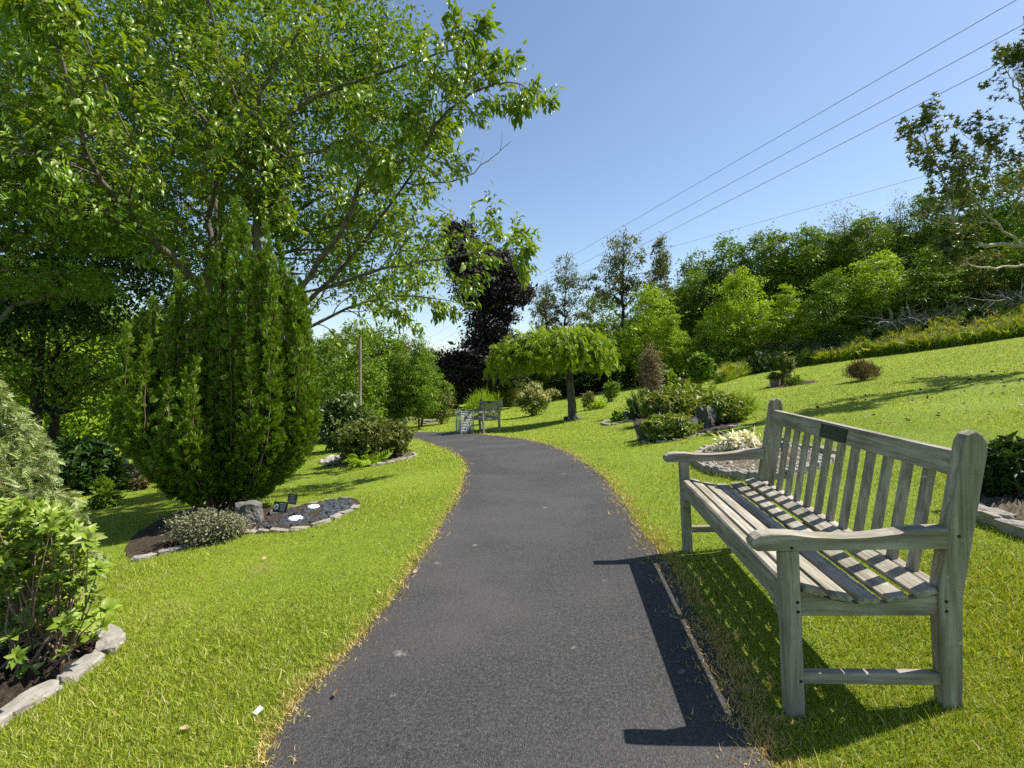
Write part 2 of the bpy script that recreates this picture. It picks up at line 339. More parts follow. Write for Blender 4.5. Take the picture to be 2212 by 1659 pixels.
# ---------------------------------------------------------------- benches
def bench(name, label, loc, basis, L=1.63):
    t = thing(name, label, 'bench'); t.matrix_world = Matrix.Translation(loc) @ basis.to_4x4()
    Wl, Wf, D, Wr = .053, .057, .551, .066; v0 = D-Wr; k = .187
    # front legs (a light taper at the foot), arms, rear posts
    for a in (0, L-Wl):
        box('front_leg', WW, t, (a, 0, -.12), (a+Wl, Wf, .561), .004)
        post = [(v0+.012, -.15), (D-.004, -.15), (D, .40), (D+.004+k*.08, .47), (D+.006+k*.44, .86), (D+.004+k*.485, .905), (D-.014+k*.50, .930), (v0+.030+k*.52, .942), (v0+.006+k*.51, .930), (v0-.003+k*.49, .905), (v0+k*.07, .48), (v0, .41)]
        prism('rear_post', WW, t, post, 'x', a, a+Wl, .006, 2)
        arm = [(-.078, .5615), (v0+.028, .560), (v0+.036, .626), (.42, .622), (.36, .612), (.27, .603), (.18, .602), (.10, .607), (.03, .617), (-.03, .621), (-.065, .617), (-.088, .604), (-.098, .588), (-.094, .571)]
        prism('armrest', WV, t, arm, 'x', a-.006, a+Wl+.007, .006, 2)
        side = [(Wf-.002, .332), (v0+.002, .332), (v0+.002, .400), (.445, .396), (.355, .376), (.268, .369), (.18, .382), (.11, .402), (Wf-.002, .418)]
        prism('side_rail', WV, t, side, 'x', a+.011, a+.041, .002)
        box('stretcher', WV, t, (a+.012, Wf-.003, .095), (a+.044, v0+.014, .134), .003)
    for s, a in ((1, Wl), (-1, L-Wl)):                      # curved brackets under the front rail
        pts = [(a-s*.003, .352)] + [(a+s*(.165-.165*math.sin(q)), .352-.125*(1-math.cos(q))) for q in np.linspace(0, PI/2, 7)]
        prism('bracket', WU, t, pts, 'y', .010, .047, .002)
    prism('front_rail', WU, t, [(.004, .352), (.046, .352), (.046, .445), (.038, .451), (.012, .451), (.004, .443)], 'x', Wl-.004, L-Wl+.004, .002)
    box('rear_rail', WU, t, (Wl-.004, v0+.004, .345), (L-Wl+.004, v0+.048, .424), .004)
    for v, w, a in ((.099, .432, -.26), (.183, .411, -.17), (.268, .400, 0), (.355, .406, .14), (.442, .425, .23)):
        bm = bmesh.new(); bbox(bm, (-.008, -.033, -.020), (L+.008, .033, 0), .004, 2)
        bmesh.ops.rotate(bm, verts=bm.verts, matrix=Matrix.Rotation(a, 3, 'X')); bmesh.ops.translate(bm, verts=bm.verts, vec=(0, v, w))
        obj('seat_slat', bm_mesh('seat_slat', bm, WU), t)
    prism('seat_support', WV, t, [(.045, .34), (v0+.005, .34), (v0+.005, .40), (.445, .396), (.355, .376), (.268, .369), (.18, .382), (.11, .402), (.045, .41)], 'x', L/2-.02, L/2+.02, .002)
    vv = lambda w: v0+k*(w-.42)
    prism('top_rail', WU, t, [(vv(.79)+.008, .79), (vv(.79)+.040, .786), (vv(.866)+.044, .862), (vv(.866)+.036, .870), (vv(.866)+.012, .869), (vv(.866)+.008, .863)], 'x', Wl-.004, L-Wl+.004, .002)
    n = 12; pitch = (L-2*Wl)/(n+1)
    for q in range(n):
        c = Wl+pitch*(q+1)
        prism('back_slat', WW, t, [(vv(.42)+.014, .42), (vv(.42)+.034, .42), (vv(.792)+.034, .792), (vv(.792)+.014, .792)], 'x', c-.0235, c+.0235, .004, 2)
    # memorial plate with engraved lines
    pl = prism('memorial_plaque', PLQ, t, [(vv(.797)+.001, .797), (vv(.797)+.0075, .797), (vv(.863)+.0075, .863), (vv(.863)+.001, .863)], 'x', L/2-.118, L/2+.118, .001)
    bm = bmesh.new()
    for r, (wd) in enumerate((.15, .05, .16, .13, .17, .10)):
        z = .853-r*.0095; x = L/2+wd/2
        while x > L/2-wd/2:
            w = random.uniform(.006, .016); bbox(bm, (x-w, vv(z)-.0008, z-.0035), (x, vv(z)+.002, z)); x -= w+.004
    obj('engraving', bm_mesh('engraving', bm, INKD), pl)
    for a, s in ((0, -1), (L, 1)):
        for v, w in ((.030, .573), (.045, .385), (.045, .352), (v0+.022, .385), (v0+.022, .352), (.046, .112), (v0+.065, .60)):
            bm = bmesh.new(); rr = bmesh.ops.create_cone(bm, cap_ends=True, segments=12, radius1=.0055, radius2=.0055, depth=.0024)
            bmesh.ops.rotate(bm, verts=rr['verts'], matrix=Matrix.Rotation(PI/2, 3, 'Y')); bmesh.ops.translate(bm, verts=rr['verts'], vec=(a+s*(.006 if w == .573 else 0), v, w)); obj('dowel', bm_mesh('dowel', bm, BARKD), t)
    return t
def basis(yaw, tilt, pit):
    cy_, sy_ = math.cos(yaw), math.sin(yaw)
    u = Vector((sy_*math.cos(pit), cy_*math.cos(pit), math.sin(pit))); v = Vector((cy_, -sy_, 0)); w = v.cross(u)
    return Matrix((u, v*math.cos(tilt)+w*math.sin(tilt), w*math.cos(tilt)-v*math.sin(tilt))).transposed()
B1 = basis(.108, .054, .022)
bench('garden_bench', 'large weathered teak bench with a black plaque, beside the path in front', Vector((.9417, 1.7266, -1.154)), B1)
fb = G(1044, 936.5)
bench('garden_bench', 'small-looking distant teak bench at the bend of the path by the wire cage', fb+Vector((0, 0, .015)), basis(-.43, .05, -.04))

# ---------------------------------------------------------------- stones, kerbs, beds
def rock_mesh(name, size, seed, mat, rough=.22, sub=3, flat=0):
    bm = bmesh.new(); bmesh.ops.create_cube(bm, size=2); bmesh.ops.subdivide_edges(bm, edges=bm.edges[:], cuts=sub*2, use_grid_fill=True)
    for v in bm.verts:
        p = v.co.copy(); q = p.normalized(); c = p.lerp(q*1.15, .3)
        n = noise.noise(q*1.3+Vector((seed*3.1, 0, 0)))*rough*1.4 + noise.noise(q*3.7+Vector((0, seed*1.7, 0)))*rough*.7 + noise.noise(q*9+Vector((0, 0, seed)))*rough*.25
        c *= 1+n; v.co = Vector((c.x*size[0]/2, c.y*size[1]/2, c.z*size[2]/2))
    return bm_mesh(name, bm, mat, False)
def kerb(name, label, pts, ln, wd, ht, mat, closed=False, gapj=.1, seed=1, dz=.0, irregular=.25):
    pts = [Vector(p) for p in pts]; 
    if closed: pts = pts+[pts[0]]
    c = curve([(p.x, p.y, 0) for p in pts], len(pts)*12); seg = np.linalg.norm(np.diff(c, axis=0), axis=1); s = np.r_[0, np.cumsum(seg)]
    o = onT(c[0][0], c[0][1]); t = thing(name, label, 'stone kerb', o); pos = 0; q = 0
    R = random.Random(seed)
    while pos < s[-1]-ln*.4:
        l = ln*R.uniform(1-irregular, 1+irregular); m = pos+l/2
        x = np.interp(m, s, c[:, 0]); y = np.interp(m, s, c[:, 1]); a = np.interp(min(m+.05, s[-1]), s, c[:, 0])-np.interp(m-.05, s, c[:, 0]); b = np.interp(min(m+.05, s[-1]), s, c[:, 1])-np.interp(m-.05, s, c[:, 1])
        h = ht*R.uniform(.8, 1.25); me = rock_mesh('stone', (l*.98, wd*R.uniform(.8, 1.2), h*2), seed*31+q, mat, .16, 2)
        k = obj('stone', me, t, onT(x, y, dz)-o); k.rotation_euler = (R.uniform(-.1, .1), R.uniform(-.08, .08), math.atan2(b, a)+R.uniform(-.12, .12))
        pos += l*(1+gapj*R.random()); q += 1
    return t
BEDS = []
def bed(name, pts, mat, h=.02, label=None, rough=.015):
    P2 = np.array([(p[0], p[1]) for p in pts]); C2 = c2(np.vstack([P2, P2[:1]]), 60)[:-1]; cen = C2.mean(0); n = len(C2); rings = 10; V = []
    for r in range(rings+1):
        f = 1-r/rings; q = cen+(C2-cen)*f; z = T(q[:, 0], q[:, 1])+.008+h*(1-f**4)
        if 0 < r: z = z+rng.normal(0, rough, n)*min(1, r/2)*(f > 0)
        V.append(np.c_[q, z])
    V = np.concatenate(V); F = []
    for r in range(rings):
        for a in range(n): F.append([r*n+a, r*n+(a+1) % n, (r+1)*n+(a+1) % n, (r+1)*n+a])
    BEDS.append(C2); return tag(obj(name, npmesh(name, V, F, mat, True)), kind='structure')
def chips(name, label, pts, n, s, mat, flat=.3, hi=.02, shrink=.97, cat_='gravel'):   # loose stone that nobody could count
    P2 = np.array([(p[0], p[1]) for p in pts]); lo, up = P2.min(0), P2.max(0)
    q = rng.uniform(lo, up, (n*4, 2)); q = q[inpoly(q[:, 0], q[:, 1], P2)][:n]; m = len(q)
    tv = np.array([[-.5, -.35, 0], [.1, -.5, 0], [.55, -.05, 0], [.25, .45, 0], [-.4, .35, 0], [-.4, -.3, flat], [.1, -.42, flat], [.42, 0, flat], [.2, .36, flat], [-.32, .28, flat]])
    tf = [[5, 6, 7], [5, 7, 8], [5, 8, 9]]
    for a in range(5): b = (a+1) % 5; tf += [[a, b, b+5], [a, b+5, a+5]]
    pos = np.c_[q, T(q[:, 0], q[:, 1])+.01+rng.uniform(0, hi, m)]; d = unit(rng.normal(0, 1, (m, 3))*[1, 1, .22])
    V, F = scatter(tv, np.array(tf), pos, frames(d, np.tile([0, 0, 1.], (m, 1)), .25), s*rng.lognormal(0, .35, m))
    return tag(obj(name, npmesh(name, V, F, mat)), label, cat_, kind='stuff')

# near-left bed
bl = [G(30, 1548), G(105, 1502), G(150, 1470), G(212, 1424), G(236, 1396), G(200, 1368), G(110, 1345), G(0, 1340), G(-150, 1380), G(-300, 1500), G(-150, 1620)]
bed('soil_bed', bl, SOIL, .03)
kerb('stone_kerb', 'rough granite kerb around the near bed in the bottom left corner', [G(-90, 1625), G(30, 1543), G(105, 1500), G(150, 1470), G(212, 1424), G(240, 1395), G(212, 1374)], .20, .10, .045, GRANITE, seed=3)
# bed of the great conifer, slate chips at its right
cb_front = [G(287, 1214), G(333, 1201), G(383, 1189), G(467, 1164), G(533, 1152), G(600, 1149), G(649, 1143), G(699, 1130), G(738, 1114), G(778, 1092)]
cb_back = [G(760, 1077), G(699, 1085), G(659, 1094), G(631, 1099), G(560, 1095), G(480, 1090), G(380, 1110), G(300, 1150), G(270, 1190)]
bed('soil_bed', cb_front+cb_back, SOIL, .03)
kerb('stone_kerb', 'long curving low stone kerb in front of the tall golden conifer', cb_front, .17, .07, .028, GRANITE, seed=5)
kerb('stone_kerb', 'thin mossy kerb behind the slate chips, right of the conifer', cb_back[:4][::-1], .15, .05, .022, GRANITE, seed=6)
sl_poly = [G(540, 1147), G(600, 1143), G(649, 1138), G(699, 1125), G(738, 1110), G(768, 1092), G(752, 1082), G(699, 1090), G(659, 1099), G(615, 1106), G(560, 1125)]
chips('slate_chips', 'dark slate chips covering the bed right of the conifer', sl_poly, 2600, .035, SLATE, .18)
# circular planter behind the bench
ring = [G(1498, 1001), G(1530, 1018), G(1591, 1032), G(1650, 1035), G(1700, 1030), G(1755, 1016), G(1795, 996), G(1780, 982), G(1736, 973), G(1690, 966), G(1620, 963), G(1553, 971), G(1512, 984)]
rc = sum(ring, Vector())/len(ring)
bed('soil_bed', ring, SOILP, .05)
kerb('stone_kerb', 'raised ring of granite setts around the gravel planter behind the bench', ring, .155, .085, .07, GRANITE, closed=True, gapj=.02, seed=8)
ring_in = [rc+(p-rc)*.93 for p in ring]
chips('gravel', 'grey gravel filling the round planter behind the bench', ring_in, 3500, .022, GRAVEL, .5, .03)
# right-edge planter
rp = [G(2104, 1112), G(2160, 1133), G(2215, 1160), G(2330, 1190), G(2400, 1120), G(2300, 1060), G(2215, 1036), G(2150, 1034), G(2118, 1046), G(2106, 1075)]
bed('soil_bed', rp, SOILP, .06)
kerb('stone_kerb', 'thick granite kerb of the planter cut by the right edge', [G(2400, 1225), G(2330, 1195), G(2212, 1158), G(2160, 1135), G(2106, 1110), G(2098, 1075), G(2122, 1046), G(2155, 1040), G(2215, 1040), G(2300, 1062)], .20, .11, .075, GRANITE, gapj=.02, seed=9)
# shrub bed on the left lawn
lb = [G(700, 1003), G(760, 1009), G(810, 1007), G(851, 999), G(897, 985), G(880, 979), G(850, 978), G(780, 975), G(715, 985)]
bed('soil_bed', lb, SOILP, .02)
kerb('stone_kerb', 'low stone edge round the azalea bed between path and conifer', [G(770, 1009), G(810, 1006), G(851, 998), G(897, 986), G(885, 979), G(865, 979)], .2, .06, .03, GRANITE, seed=12)
chips('slate_pile', 'heap of pale slate pieces left of the azalea bed', [G(690, 1002), G(712, 1008), G(745, 1002), G(748, 990), G(715, 992)], 260, .08, GRAVEL, .3, .04)
# mixed bed on the right lawn
mb = [G(1379, 956), G(1420, 958), G(1470, 951), G(1510, 940), G(1542, 931), G(1580, 925), G(1600, 905), G(1560, 885), G(1480, 868), G(1400, 870), G(1366, 890), G(1372, 925)]
bed('soil_bed', mb, SOIL, .04)
kerb('stone_kerb', 'white stone kerb of the little bed before the mixed border', [G(1384, 909), G(1350, 913), G(1318, 919), G(1301, 916), G(1312, 909), G(1345, 904)], .17, .08, .04, GRANITE, seed=14)
kerb('stone_kerb', 'low dark stone edge in front of the two border boulders', [G(1385, 957), G(1430, 955), G(1470, 950), G(1510, 940), G(1545, 930), G(1585, 921)], .22, .06, .02, GRAVEL, seed=15)
kerb('stone_kerb', 'short straight kerb beside the small round tree on the slope', [G(1505, 843), G(1530, 839), G(1548, 837)], .3, .1, .03, GRANITE, seed=16)
kerb('stone_kerb', 'pale flat slabs laid in the grass before the dark hedge', [G(1272, 843), G(1290, 842), G(1312, 843), G(1303, 849), G(1283, 848)], .5, .25, .08, GRAVEL, seed=17)
pp = [G(1649, 839), G(1700, 836), G(1765, 825), G(1730, 822), G(1680, 823)]
bed('soil_bed', pp, SOIL, .01)

def rock(name, label, u, v, size, mat, seed, rz=0, dz=0, rough=.25, tilt=0, cat_='rock'):
    p = G(u, v); o = obj(name, rock_mesh(name, size, seed, mat, rough, 4)); o.location = p+Vector((0, 0, size[2]*.42+dz)); o.rotation_euler = (tilt, 0, rz)
    return tag(o, label, cat_)
rock('boulder', 'smooth grey boulder leaning under the right side of the conifer', 538, 1140, (.24, .17, .30), BOULDER, 4, .3, -.02, .14)
rock('boulder', 'dark boulder at the left front corner of the mixed border', 1399, 948, (.30, .26, .33), DARKROCK, 7, .2, -.03)
rock('boulder', 'tall ridged dark boulder behind the plaques in the border', 1527, 926, (.27, .22, .42), DARKROCK, 9, .5, -.03, .3)
rock('boulder', 'small dark rock behind the lone plaque on the right lawn', 1371, 906, (.26, .22, .22), DARKROCK, 12, .9, -.03)
rock('boulder', 'white stone at the foot of the weeping tree', 1246, 907, (.22, .16, .13), GRANITE, 15, 0, -.02)
rock('boulder', 'pile of white stones by the purple leaved shrub near the far bed', 930, 914, (.8, .5, .22), GRANITE, 18, 0, -.03)
# round granite vase lying by the slate
def cyl(bm, p0, p1, r, seg=16, r2=None):
    d = Vector(p1)-Vector(p0); q = bmesh.ops.create_cone(bm, cap_ends=True, segments=seg, radius1=r, radius2=r if r2 is None else r2, depth=d.length)
    bmesh.ops.transform(bm, verts=q['verts'], matrix=Matrix.Translation((Vector(p0)+Vector(p1))/2) @ d.to_track_quat('Z', 'Y').to_matrix().to_4x4())
g = G(600, 1118); bm = bmesh.new(); cyl(bm, g+Vector((-.07, -.02, .045)), g+Vector((.08, .05, .05)), .042, 24)
o = tag(obj('stone_cylinder', bm_mesh('stone_cylinder', bm, BOULDER)), 'short round stone drum lying under the plaques by the conifer', 'stone')
def vase_lid(label, u, v, r, h=.02, base=False, mat=WHITE, dz=.012):
    p = G(u, v)+Vector((0, 0, dz)); t = thing('flower_holder', label, 'flower holder', p); bm = bmesh.new()
    prof = [(0, h), (r*.5, h*.97), (r*.8, h*.75), (r, h*.3), (r*1.02, 0)]; seg = 28
    rows = [[bm.verts.new((a*math.cos(q*2*PI/seg), a*math.sin(q*2*PI/seg), z)) for q in range(seg)] for a, z in prof[1:]]
    c = bm.verts.new((0, 0, h))
    for q in range(seg):
        bm.faces.new([c, rows[0][q], rows[0][(q+1) % seg]])
        for a in range(3): bm.faces.new([rows[a][q], rows[a+1][q], rows[a+1][(q+1) % seg], rows[a][(q+1) % seg]])
    obj('lid', bm_mesh('lid', bm, mat, True), t)
    bm = bmesh.new()
    for q in range(7):
        a = q*2*PI/6; rr = r*.5 if q < 6 else 0; z = h*.99 if q < 6 else h*1.0
        cyl(bm, (rr*math.cos(a), rr*math.sin(a), z-.004), (rr*math.cos(a), rr*math.sin(a), z+.0015), r*.09, 10)
    obj('flower_hole', bm_mesh('flower_hole', bm, HOLE), t)
    bm = bmesh.new(); cyl(bm, (0, 0, -.05 if base else -.03), (0, 0, .002), r*.93, 24); obj('pot', bm_mesh('pot', bm, GRAVEL if base else mat), t)
    return t
vase_lid('white pierced flower holder lid farther back in the slate', 677, 1103, .066, .03, dz=.035)
vase_lid('white pierced flower holder lid nearer the kerb in the slate', 638, 1129, .072, .03, dz=.035)
vase_lid('metal topped flower holder in the gravel ring behind the bench', 1563, 1003, .075, .02, True, STEEL, .05)

# ---------------------------------------------------------------- plaques on stakes
def plaque(label, u, v, w, h, hb, rz, stakes=2, lean=.25, emblem=False, ink=INK, seed=1, rows=4):
    p = G(u, v); t = thing('memorial_plaque', label, 'plaque', p, rz); R = random.Random(seed)
    def tilt(bm, piv=0): bmesh.ops.rotate(bm, verts=bm.verts, matrix=Matrix.Rotation(-lean, 3, 'X'), cent=(0, 0, hb))
    bm = bmesh.new(); bbox(bm, (-w/2, -.006, hb), (w/2, .006, hb+h), .002); tilt(bm); pl = obj('plate', bm_mesh('plate', bm, PLQ), t)
    bm = bmesh.new()
    for r in range(rows):
        z = hb+h*(.86-.78*r/(rows)); x0 = -w*.42 if not emblem else -w*.05; x1 = w*.42; cx = (x0+x1)/2; hw = (x1-x0)/2*R.uniform(.55, 1); x = cx-hw
        while x < cx+hw:
            q = R.uniform(.03, .075)*w*1.4; bbox(bm, (x, -.0075, z-h*.075), (min(x+q, cx+hw), -.005, z)); x += q+.012*w*1.5
    tilt(bm); obj('lettering', bm_mesh('lettering', bm, ink), pl)
    if emblem:
        bm = bmesh.new(); cyl(bm, (-w*.28, -.009, hb+h*.5), (-w*.28, -.005, hb+h*.5), w*.17, 24); tilt(bm); obj('emblem_disc', bm_mesh('emblem_disc', bm, WHITE), pl)
        bm = bmesh.new()
        for a in range(5): bbox(bm, (-w*(.34-.02*a), -.0105, hb+h*(.33+.05*a)), (-w*(.29-.025*a), -.008, hb+h*(.44+.05*a)))
        tilt(bm); obj('emblem_figure', bm_mesh('emblem_figure', bm, HOLE), pl)
    for s in ((-.25, .25) if stakes == 2 else (0,)):
        bm = bmesh.new(); cyl(bm, (s*w, .009, -.05), (s*w, .009, hb+h*.35), .0035, 8); obj('stake', bm_mesh('stake', bm, STEEL), t)
    return t
plaque('slate plaque with a round white emblem in front of the conifer', 604, 1132, .16, .105, .115, -.25, emblem=True, seed=2, rows=6)
plaque('plain slate plaque standing just behind the emblem plaque', 630, 1109, .12, .11, .10, -.35, seed=3, rows=5)
plaque('single-stake black plaque left of the tall border boulder', 1463, 945, .165, .11, .13, .25, stakes=1, seed=4)
plaque('two-stake black plaque directly before the tall border boulder', 1500, 939, .19, .13, .14, .3, seed=5)
plaque('lone black plaque in the little white kerbed bed', 1352, 910, .15, .12, .12, .2, seed=6)
plaque('small black plaque nearest the weeping tree trunk', 1229, 908, .13, .13, .0, .5, seed=7)
plaque('small black plaque left of its twin under the weeping tree', 1222, 908.5, .12, .13, .0, .6, seed=8)
plaque('square plaque at the left foot of the little green shrub on the lawn', 1264, 881, .17, .13, .03, .2, seed=9)
plaque('dark little plaque on the shaded left lawn by the big leaved seedling', 246, 1092, .15, .13, .1, .15, seed=10, ink=INK)
plaque('upright black plaque inside the gravel ring behind the bench', 1697, 1003, .05, .24, .03, .3, seed=12, rows=2)

# ---------------------------------------------------------------- wire cage round the litter bag
p = G(1004, 936); cg = thing('wire_cage', 'galvanised wire mesh cage at the left end of the distant bench', 'wire cage', p, .5); s = .19; h = .66
for a, b in ((-s, -s), (s, -s), (s, s), (-s, s)): box('post', GALV, cg, (a-.014, b-.014, -.05), (a+.014, b+.014, h), .002)
for q in range(4):
    bm = bmesh.new()
    for z in np.arange(.06, h-.01, .045): cyl(bm, (-s, -s, z), (s, -s, z), .0028, 4)
    for x in np.arange(-s+.045, s-.01, .045): cyl(bm, (x, -s, .06), (x, -s, h-.015), .0028, 4)
    for z in (.06, h-.015): cyl(bm, (-s, -s, z), (s, -s, z), .007, 6)
    bmesh.ops.rotate(bm, verts=bm.verts, matrix=Matrix.Rotation(q*PI/2, 3, 'Z')); obj('mesh_panel', bm_mesh('mesh_panel', bm, GALV), cg)
o = obj('litter_bag', rock_mesh('litter_bag', (.30, .30, .30), 3, plain('bag_plastic', (.38, .4, .4), .35), .2)); o.location = p+Vector((0, 0, .2)); tag(o, 'crumpled grey plastic litter bag inside the wire cage', 'litter bag')

# ---------------------------------------------------------------- foliage engines
def grow(sk, tips, p, d, L, r, lev, nch=(4, 5, 6), spread=.75, up=.08, droop=0, wob=.12, lf=.6, tipn=7, t0=.25):
    """a limb of the skeleton sk; leafy twigs are added to tips as (point, direction)"""
    n = 6; pts = [np.array(p, float)]; dd = np.array(d, float); dd /= np.linalg.norm(dd); dirs = [dd]
    for q in range(n-1):
        dd = dd+rng.normal(0, wob, 3)+np.array([0, 0, up-droop*q/n]); dd /= np.linalg.norm(dd); pts.append(pts[-1]+dd*L/(n-1)); dirs.append(dd)
    rr = np.linspace(r, max(r*.4, .0018), n); sk.append((pts, rr))
    if lev == 0:
        for tt in np.linspace(.2, 1, tipn):
            f = tt*(n-1); a = min(int(f), n-2); tips.append((pts[a]+(pts[a+1]-pts[a])*(f-a), dirs[a]))
        return
    for tt in t0+(1-t0)*(np.arange(nch[-lev])+rng.random(nch[-lev]))/nch[-lev]:
        f = tt*(n-1); a = min(int(f), n-2); b = pts[a]+(pts[a+1]-pts[a])*(f-a)
        ax = unit(np.cross(dirs[a], rng.normal(0, 1, 3))); nd = dirs[a]*math.cos(spread)+ax*math.sin(spread)*rng.uniform(.7, 1.2)
        grow(sk, tips, b, nd, L*lf*rng.uniform(.75, 1.15)*(1.15-.5*tt), r*.5, lev-1, nch, spread, up, droop, wob, lf, tipn)
def leafing(tips, tmpl, size, per=1, out=.9, droop=.35, jit=.7, js=.25, off=.02):
    A = np.array([a for a, _ in tips]); B = np.array([b for _, b in tips]); A = np.repeat(A, per, 0); B = np.repeat(B, per, 0); n = len(A)
    d = B+rng.normal(0, out, (n, 3)); d[:, 2] -= droop; d = unit(d)
    return scatter(*tmpl, A+rng.normal(0, off, (n, 3)), frames(d, np.tile([0, 0, 1.], (n, 1)), jit), size*rng.lognormal(0, js, n))
def limb(sk, ctrl, r0, r1, wob=.02, n=None):
    c = curve(ctrl, n, wob); rr = np.linspace(r0, r1, len(c)); sk.append((c, rr)); return c, rr
def clumps(env, nc, per, cs, flat=.55, shell=.5):    # leaf points gathered in clumps inside ellipsoids env
    w = np.array([e[3]*e[4]*e[5] for e in env])**.67; w /= w.sum(); ids = rng.choice(len(env), nc, p=w); E = np.array(env)[ids]
    d = unit(rng.normal(0, 1, (nc, 3))); r = rng.uniform(shell**2.2, 1, nc)**(1/2.2); C = E[:, :3]+d*r[:, None]*E[:, 3:6]
    k = np.maximum(2, rng.poisson(per, nc)); A = np.repeat(C, k, 0); D = np.repeat(d, k, 0); s = np.repeat(cs*rng.uniform(.6, 1.35, nc), k)[:, None]
    return A+rng.normal(0, 1, A.shape)*s*[1, 1, flat], D, C
def crownmesh(pts, D, tmpl, size, jit=.8, upb=1., droop=.3, js=.3):
    n = len(pts); d = D*.6+rng.normal(0, .8, (n, 3)); d[:, 2] -= droop
    return scatter(*tmpl, pts, frames(d, np.tile([0, 0, upb], (n, 1))+.4*D, jit), size*rng.lognormal(0, js, n))
def finish(t, sk, V, F, bark, leaf, sides=6, tn='trunk', cn='crown'):
    if sk: tv, tf = tubes(sk, sides); obj(tn, npmesh(tn, tv, tf, bark, True), t)
    if V is not None: obj(cn, npmesh(cn, V, F, leaf), t)
    return t

# ---------------------------------------------------------------- lawn grass (one mass nobody could count)
def blades(name, label, n, region, hfun, mat, w=.14, excl=True, catg='grass', bend=.45, lean=.45):
    x, y = region(n); ok = np.ones(len(x), bool)
    if excl:
        ok &= ~inpoly(x, y, PATHPOLY)
        for b in BEDS: ok &= ~inpoly(x, y, b)
    x, y = x[ok], y[ok]; h = hfun(x, y); m = len(x)
    d = np.stack([rng.normal(0, lean, m), rng.normal(0, lean, m), np.ones(m)], -1)
    n_ = np.stack([rng.normal(0, 1, m), rng.normal(0, 1, m), np.zeros(m)], -1)
    V, F = scatter(*tmpl_blade(w, bend), np.c_[x, y, T(x, y)-.004], frames(d, n_, .1), h)
    return tag(obj(name, npmesh(name, V, F, mat)), label, catg, kind='stuff')
def wedge(y0, y1, pw, side=1.22):
    def f(n):
        q = rng.random(n); y = (y0**(1-pw)+q*(y1**(1-pw)-y0**(1-pw)))**(1/(1-pw)) if abs(pw-1) > 1e-6 else y0*(y1/y0)**q
        return rng.uniform(-side, side, n)*(y+.15), y
    return f
gh = lambda x, y: rng.lognormal(0, .3, len(x))*(.017+.0013*y)*(1+.35*np.sin(x*1.7+1)*np.sin(y*2.1))
blades('lawn_grass', 'short mown grass of the near lawns on both sides of the path', 820000, wedge(.9, 9, 1.15), gh, GRASSM, .10)
blades('lawn_grass', 'mown grass of the far lawn sloping up to the woodland', 380000, wedge(9, 34, 1.2, 1.15), lambda x, y: rng.lognormal(0, .3, len(x))*(.012+.0010*y), GRASSM, .30)
# dry clippings and moss along the path edges
def edge(cv, off, sd):
    def f(n):
        k = rng.beta(.6, 2.0, n)*(len(cv)-2)*.99; a = k.astype(int); p = cv[a]+(cv[a+1]-cv[a])*(k-a)[:, None]; tdir = unit(cv[a+1]-cv[a]); nn = np.c_[tdir[:, 1], -tdir[:, 0]]
        q = p+nn*(off+rng.normal(0, sd, n)*(.4+.9*np.abs(np.sin(k*.9)+.4*np.sin(k*2.3))))[:, None]; return q[:, 0], q[:, 1]
    return f
blades('dry_grass', 'straw coloured clippings along the left edge of the path', 9000, edge(LC, -.01, .035), lambda x, y: rng.uniform(.012, .035, len(x))*(1+.15*y), STRAW, .10, False, 'dry grass', .3, 1.3)
blades('dry_grass', 'straw and moss fringe along the right edge of the path', 15000, edge(RC, .015, .06), lambda x, y: rng.uniform(.012, .035, len(x))*(1+.15*y), STRAW, .10, False, 'dry grass', .3, 1.3)
def mossreg(n):
    c = [G(1335, 1178), G(1360, 1195), G(1400, 1190), G(1425, 1175), G(1436, 1225), G(1455, 1280), G(1480, 1335), G(1470, 1262), G(1505, 1350), G(1530, 1420), G(1560, 1480), G(1590, 1540), G(1520, 1440), G(1610, 1640)]
    k = rng.integers(0, len(c), n); q = np.array([tuple(p)[:2] for p in c])[k]+rng.normal(0, .035, (n, 2)); return q[:, 0], q[:, 1]
blades('moss', 'yellow green moss creeping over the asphalt by the large bench', 9000, mossreg, lambda x, y: rng.uniform(.006, .014, len(x)), MOSS, .5, False, 'moss', .3, .8)

